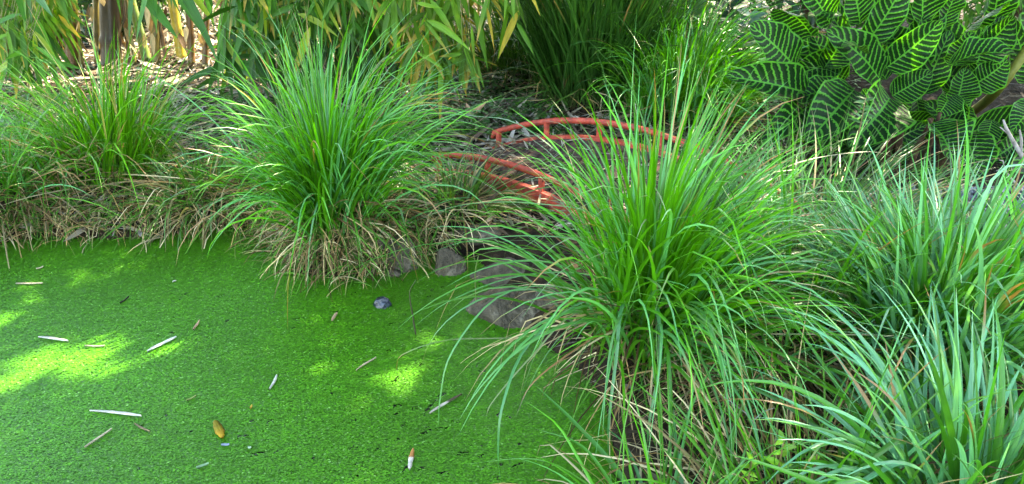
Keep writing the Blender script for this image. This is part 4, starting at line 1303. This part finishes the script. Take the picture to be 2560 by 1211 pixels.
cl = lambda n: greens(n, (0.16, 0.42, 0.02), (0.24, 0.5, 0.03))
seedling(1945, 1180, 1.5, 110, 8, 42, .4, cl, 'bright lime seedling with paired leaves, taller one at the bottom')
seedling(2035, 1175, 1.5, 60, 7, 34, .4, cl, 'bright lime seedling right of the taller lime one')
seedling(1870, 1205, 1.5, 90, 8, 32, .4, cl, 'bright lime seedling left of the taller lime one')
seedling(1855, 190, 5.0, 130, 42, 38, .45, lambda n: greens(n, (0.05, 0.12, 0.08), (0.09, 0.17, 0.14), (0.05, .13, .03), .3), 'small shrub with blue green leaves between arching grass and zebra plant', 'shrub', 'shrub', spreadx=1.3)
seedling(1820, 60, 5.6, 120, 40, 40, .5, lambda n: greens(n, (0.012, 0.045, 0.025), (0.03, 0.08, 0.05)), 'dark leaved shrub at the top centre right', 'shrub', 'shrub', spreadx=1.6)
seedling(1720, 40, 5.4, 50, 9, 70, .5, lambda n: greens(n, (0.05, 0.15, 0.05), (0.08, 0.2, 0.06)), 'pale broad leaved plant above the arching grass', 'shrub', 'shrub', spreadx=1.5)
seedling(2150, 320, Yz - .45, 70, 16, 28, .25, lambda n: greens(n, (0.04, 0.15, 0.04), (0.07, 0.2, 0.06)), 'slender weed climbing in front of the big hanging striped leaves')
seedling(650, 210, 5.3, 60, 8, 80, .3, lambda n: greens(n, (0.03, 0.16, 0.02), (0.05, 0.2, 0.03)), 'glossy broad leaved plant under the hanging bamboo leaves', 'shrub', 'shrub')


# ------------------------------------------------------------------ background shrubs
def shrub(x, y, h, r, label, cols, lmin=.06, lmax=.14, n=3500, lean=0):
    g = g1(x, y)
    b = np.array([x, y, g])
    root = empty('background_shrub', b, label, 'shrub', 'shrubs far behind the pond')
    mb = MB()
    for i in range(7):
        a = rng.uniform(0, 6.28); rr = r * rng.uniform(.3, .8)
        e_ = b + [math.cos(a) * rr, math.sin(a) * rr, h * rng.uniform(.6, .95)]
        mb.add(*tube([b, (b + e_) / 2 + [0, 0, h * .1], e_], [.03, .018, .006], K=6, S=8))
    mb.build('branches', M_BARK, root)
    nc = 70
    cc = np.c_[rng.normal(0, r * .45, nc), rng.normal(0, r * .35, nc), rng.uniform(0.0, h, nc)]
    idx = rng.integers(0, nc, n)
    P = b + cc[idx] + rng.normal(0, .13, (n, 3))
    P[:, 2] = np.maximum(P[:, 2], g + .02)
    D = rng.normal(0, 1, (n, 3)) + [0, -.2, -.1]
    ln = rng.uniform(lmin, lmax, n)
    tone = rng.uniform(.6, 1.4, nc)[idx][:, None]
    mb = MB(); mb.add(*lances(P, D, rng.normal(0, 1, (n, 3)) + [0, -.3, .6], ln, ln * .35, cols(n) * tone, droop=.3, S=3, hump=.3))
    mb.build('foliage', M_LEAF, root)


dk = lambda n: greens(n, (0.012, 0.05, 0.012), (0.03, 0.10, 0.018))
md = lambda n: greens(n, (0.03, 0.11, 0.015), (0.06, 0.17, 0.02))
for x, y, h, r, lab, c in [(-3.7, 7.7, 1.7, .55, 'dark shrub added for shade close behind the thick brown culms', dk), (-5.2, 9.5, 2.2, 1.2, 'leafy shrub far behind the left edge', md), (-3.2, 10.5, 2.4, 1.3, 'leafy shrub far behind the thick brown culms', md), (-1.2, 9.4, 2.2, 1.1, 'dark shrub far behind the hanging bamboo leaves', dk),  # first shrub is added to keep the view behind the culms dark
                           (0.3, 8.2, 2.0, 1.0, 'dark shrub behind the yellowing bamboo leaves', dk), (1.4, 7.6, 2.0, 1.0, 'dark shrub behind the rush clump', dk),
                           (2.6, 7.2, 2.0, 0.9, 'dark shrub behind the blue green shrub', dk), (4.2, 7.0, 2.2, 1.0, 'leafy shrub behind the zebra plant', md), (5.6, 6.6, 2.2, 1.0, 'leafy shrub behind the right edge', md)]:
    shrub(x, y, h, r, lab, c)

# ------------------------------------------------------------------ shade tree (out of the frame, back right): its crown dapples the pond
H = 6.0
sx_, sy_ = sd[0] / sd[2], sd[1] / sd[2]
n = 200000
Lg = np.c_[rng.uniform(-6.5, 7.5, n), rng.uniform(-2.5, 8.0, n)]          # where each leaf's shadow lands (ground)
zc = rng.uniform(4.6, 7.6, n)
keep = np.ones(n, bool)
keep &= ~((Lg[:, 0] < -0.2) & (Lg[:, 0] > -3.1) & (Lg[:, 1] > 6.4))
keep &= ~((Lg[:, 0] < -2.3) & (Lg[:, 1] > 5.5) & (rng.random(n) < .7))


keep &= ~((Lg[:, 0] < -2.4) & (Lg[:, 0] > -4.2) & (Lg[:, 1] > 4.7) & (rng.random(n) < .6))


def gap(px, py, rx, ry, an, p=1.0, z=0.0):  # hole cut in the unseen crown to place one sun patch
    c = at(px, py, z)[:2]
    a = R(90 - SUN_AZ) if an is None else an
    d = Lg - c
    u_ = d @ np.array([math.cos(a), math.sin(a)]); v_ = d @ np.array([-math.sin(a), math.cos(a)])
    return (u_ / rx) ** 2 + (v_ / ry) ** 2 < 1, p


for args in [(130, 925, .32, .125, None, .997), (215, 888, .22, .08, None, .99), (20, 895, .24, .06, None, .97), (170, 708, .27, .08, .35, .975), (300, 685, .14, .04, .3, .92),
             (30, 790, .22, .05, .25, .965), (10, 830, .16, .04, .25, .96), (345, 905, .22, .065, None, .945), (430, 890, .16, .05, None, .92), (610, 885, .2, .06, None, .9),
             (740, 815, .22, .065, None, .93), (1010, 925, .25, .09, None, .955), (1060, 900, .14, .045, None, .92), (1080, 855, .2, .065, None, .93), (930, 960, .12, .06, None, .8), (1170, 790, .2, .07, None, .88), (1480, 330, .2, .04, None, .93, .6), (1760, 330, .22, .04, None, .93, .6), (1900, 420, .2, .05, None, .93, .5), (810, 270, .14, .04, None, .93, .5), (930, 230, .16, .04, None, .93, .5), (340, 350, .16, .04, None, .93, .4), (2000, 520, .2, .05, None, .95, .25), (2100, 180, .2, .05, None, .95, .7), (2250, 300, .14, .04, None, .95, .5), (2430, 120, .2, .05, None, .95, .8), (1700, 820, .16, .05, None, .93, .3), (2300, 620, .2, .04, None, .93, .4), (250, 250, .4, .1, 0, .9, .2), (560, 250, .3, .08, 0, .9, .2),
             (900, 500, .16, .07, None, .8, .2), (450, 195, .6, .25, 0, .85, .2), (80, 185, .5, .2, 0, .8, .2),
             (1680, 190, .4, .2, .6, .93, .4), (1800, 120, .3, .15, .6, .8, .4), (1780, 280, .3, .1, .6, .93, .3), (2450, 240, .35, .12, .6, .97, .4), (2330, 20, .2, .1, .6, .9, .9),
             (2160, 120, .12, .06, .6, .9, .9), (2100, 460, .25, .08, .3, .7, .3), (2530, 640, .2, .1, .5, .8, .1), (1300, 340, .2, .05, .3, .7, .3), (1600, 310, .4, .06, 0, .7, .35), (2500, 60, .25, .1, .6, .8, .8)]:
    m_, p_ = gap(*args)
    keep &= ~(m_ & (rng.random(n) < p_))
keep &= ~(((Lg[:, 0] > 0.1) | (Lg[:, 1] > 3.25)) & (rng.random(n) < .5))      # crown thinned here so more sun flecks reach the plants
Lg, zc = Lg[keep], zc[keep]
n = len(Lg)
P = np.c_[Lg[:, 0] + zc * sx_, Lg[:, 1] + zc * sy_, zc]
trunk = np.array([8.8, 9.6, 0.2])
T1 = empty('shade_tree', trunk, 'tall tree beyond the right edge whose crown shades the pond', 'tree')
mb = MB()
mb.add(*tube([trunk, trunk + [-.2, 0, 2.2], trunk + [-.6, -.2, 4.2]], [.32, .26, .2], K=12, S=12, jit=.03))
for _ in range(7):
    e_ = P[rng.integers(0, n)] 
    a = trunk + [-.6, -.2, rng.uniform(3.2, 4.2)]
    mb.add(*tube([a, (a + e_) / 2 + [0, 0, .5], e_], [.09, .05, .015], K=6, S=8))
mb.build('trunk', M_BARK, T1)
ln = rng.uniform(.09, .17, n)
D = rng.normal(0, 1, (n, 3)) * [1, 1, .3]
mb = MB(); mb.add(*lances(P, D, np.array(sd) + rng.normal(0, .5, (n, 3)), ln, ln * .5, greens(n, (0.03, .1, .015), (.06, .17, .02)), droop=.2, S=2, hump=.3))
mb.build('crown', leaf_mat('tree leaf', 0.5, 0.4, 0.12), T1)
print('objects', len(bpy.data.objects))
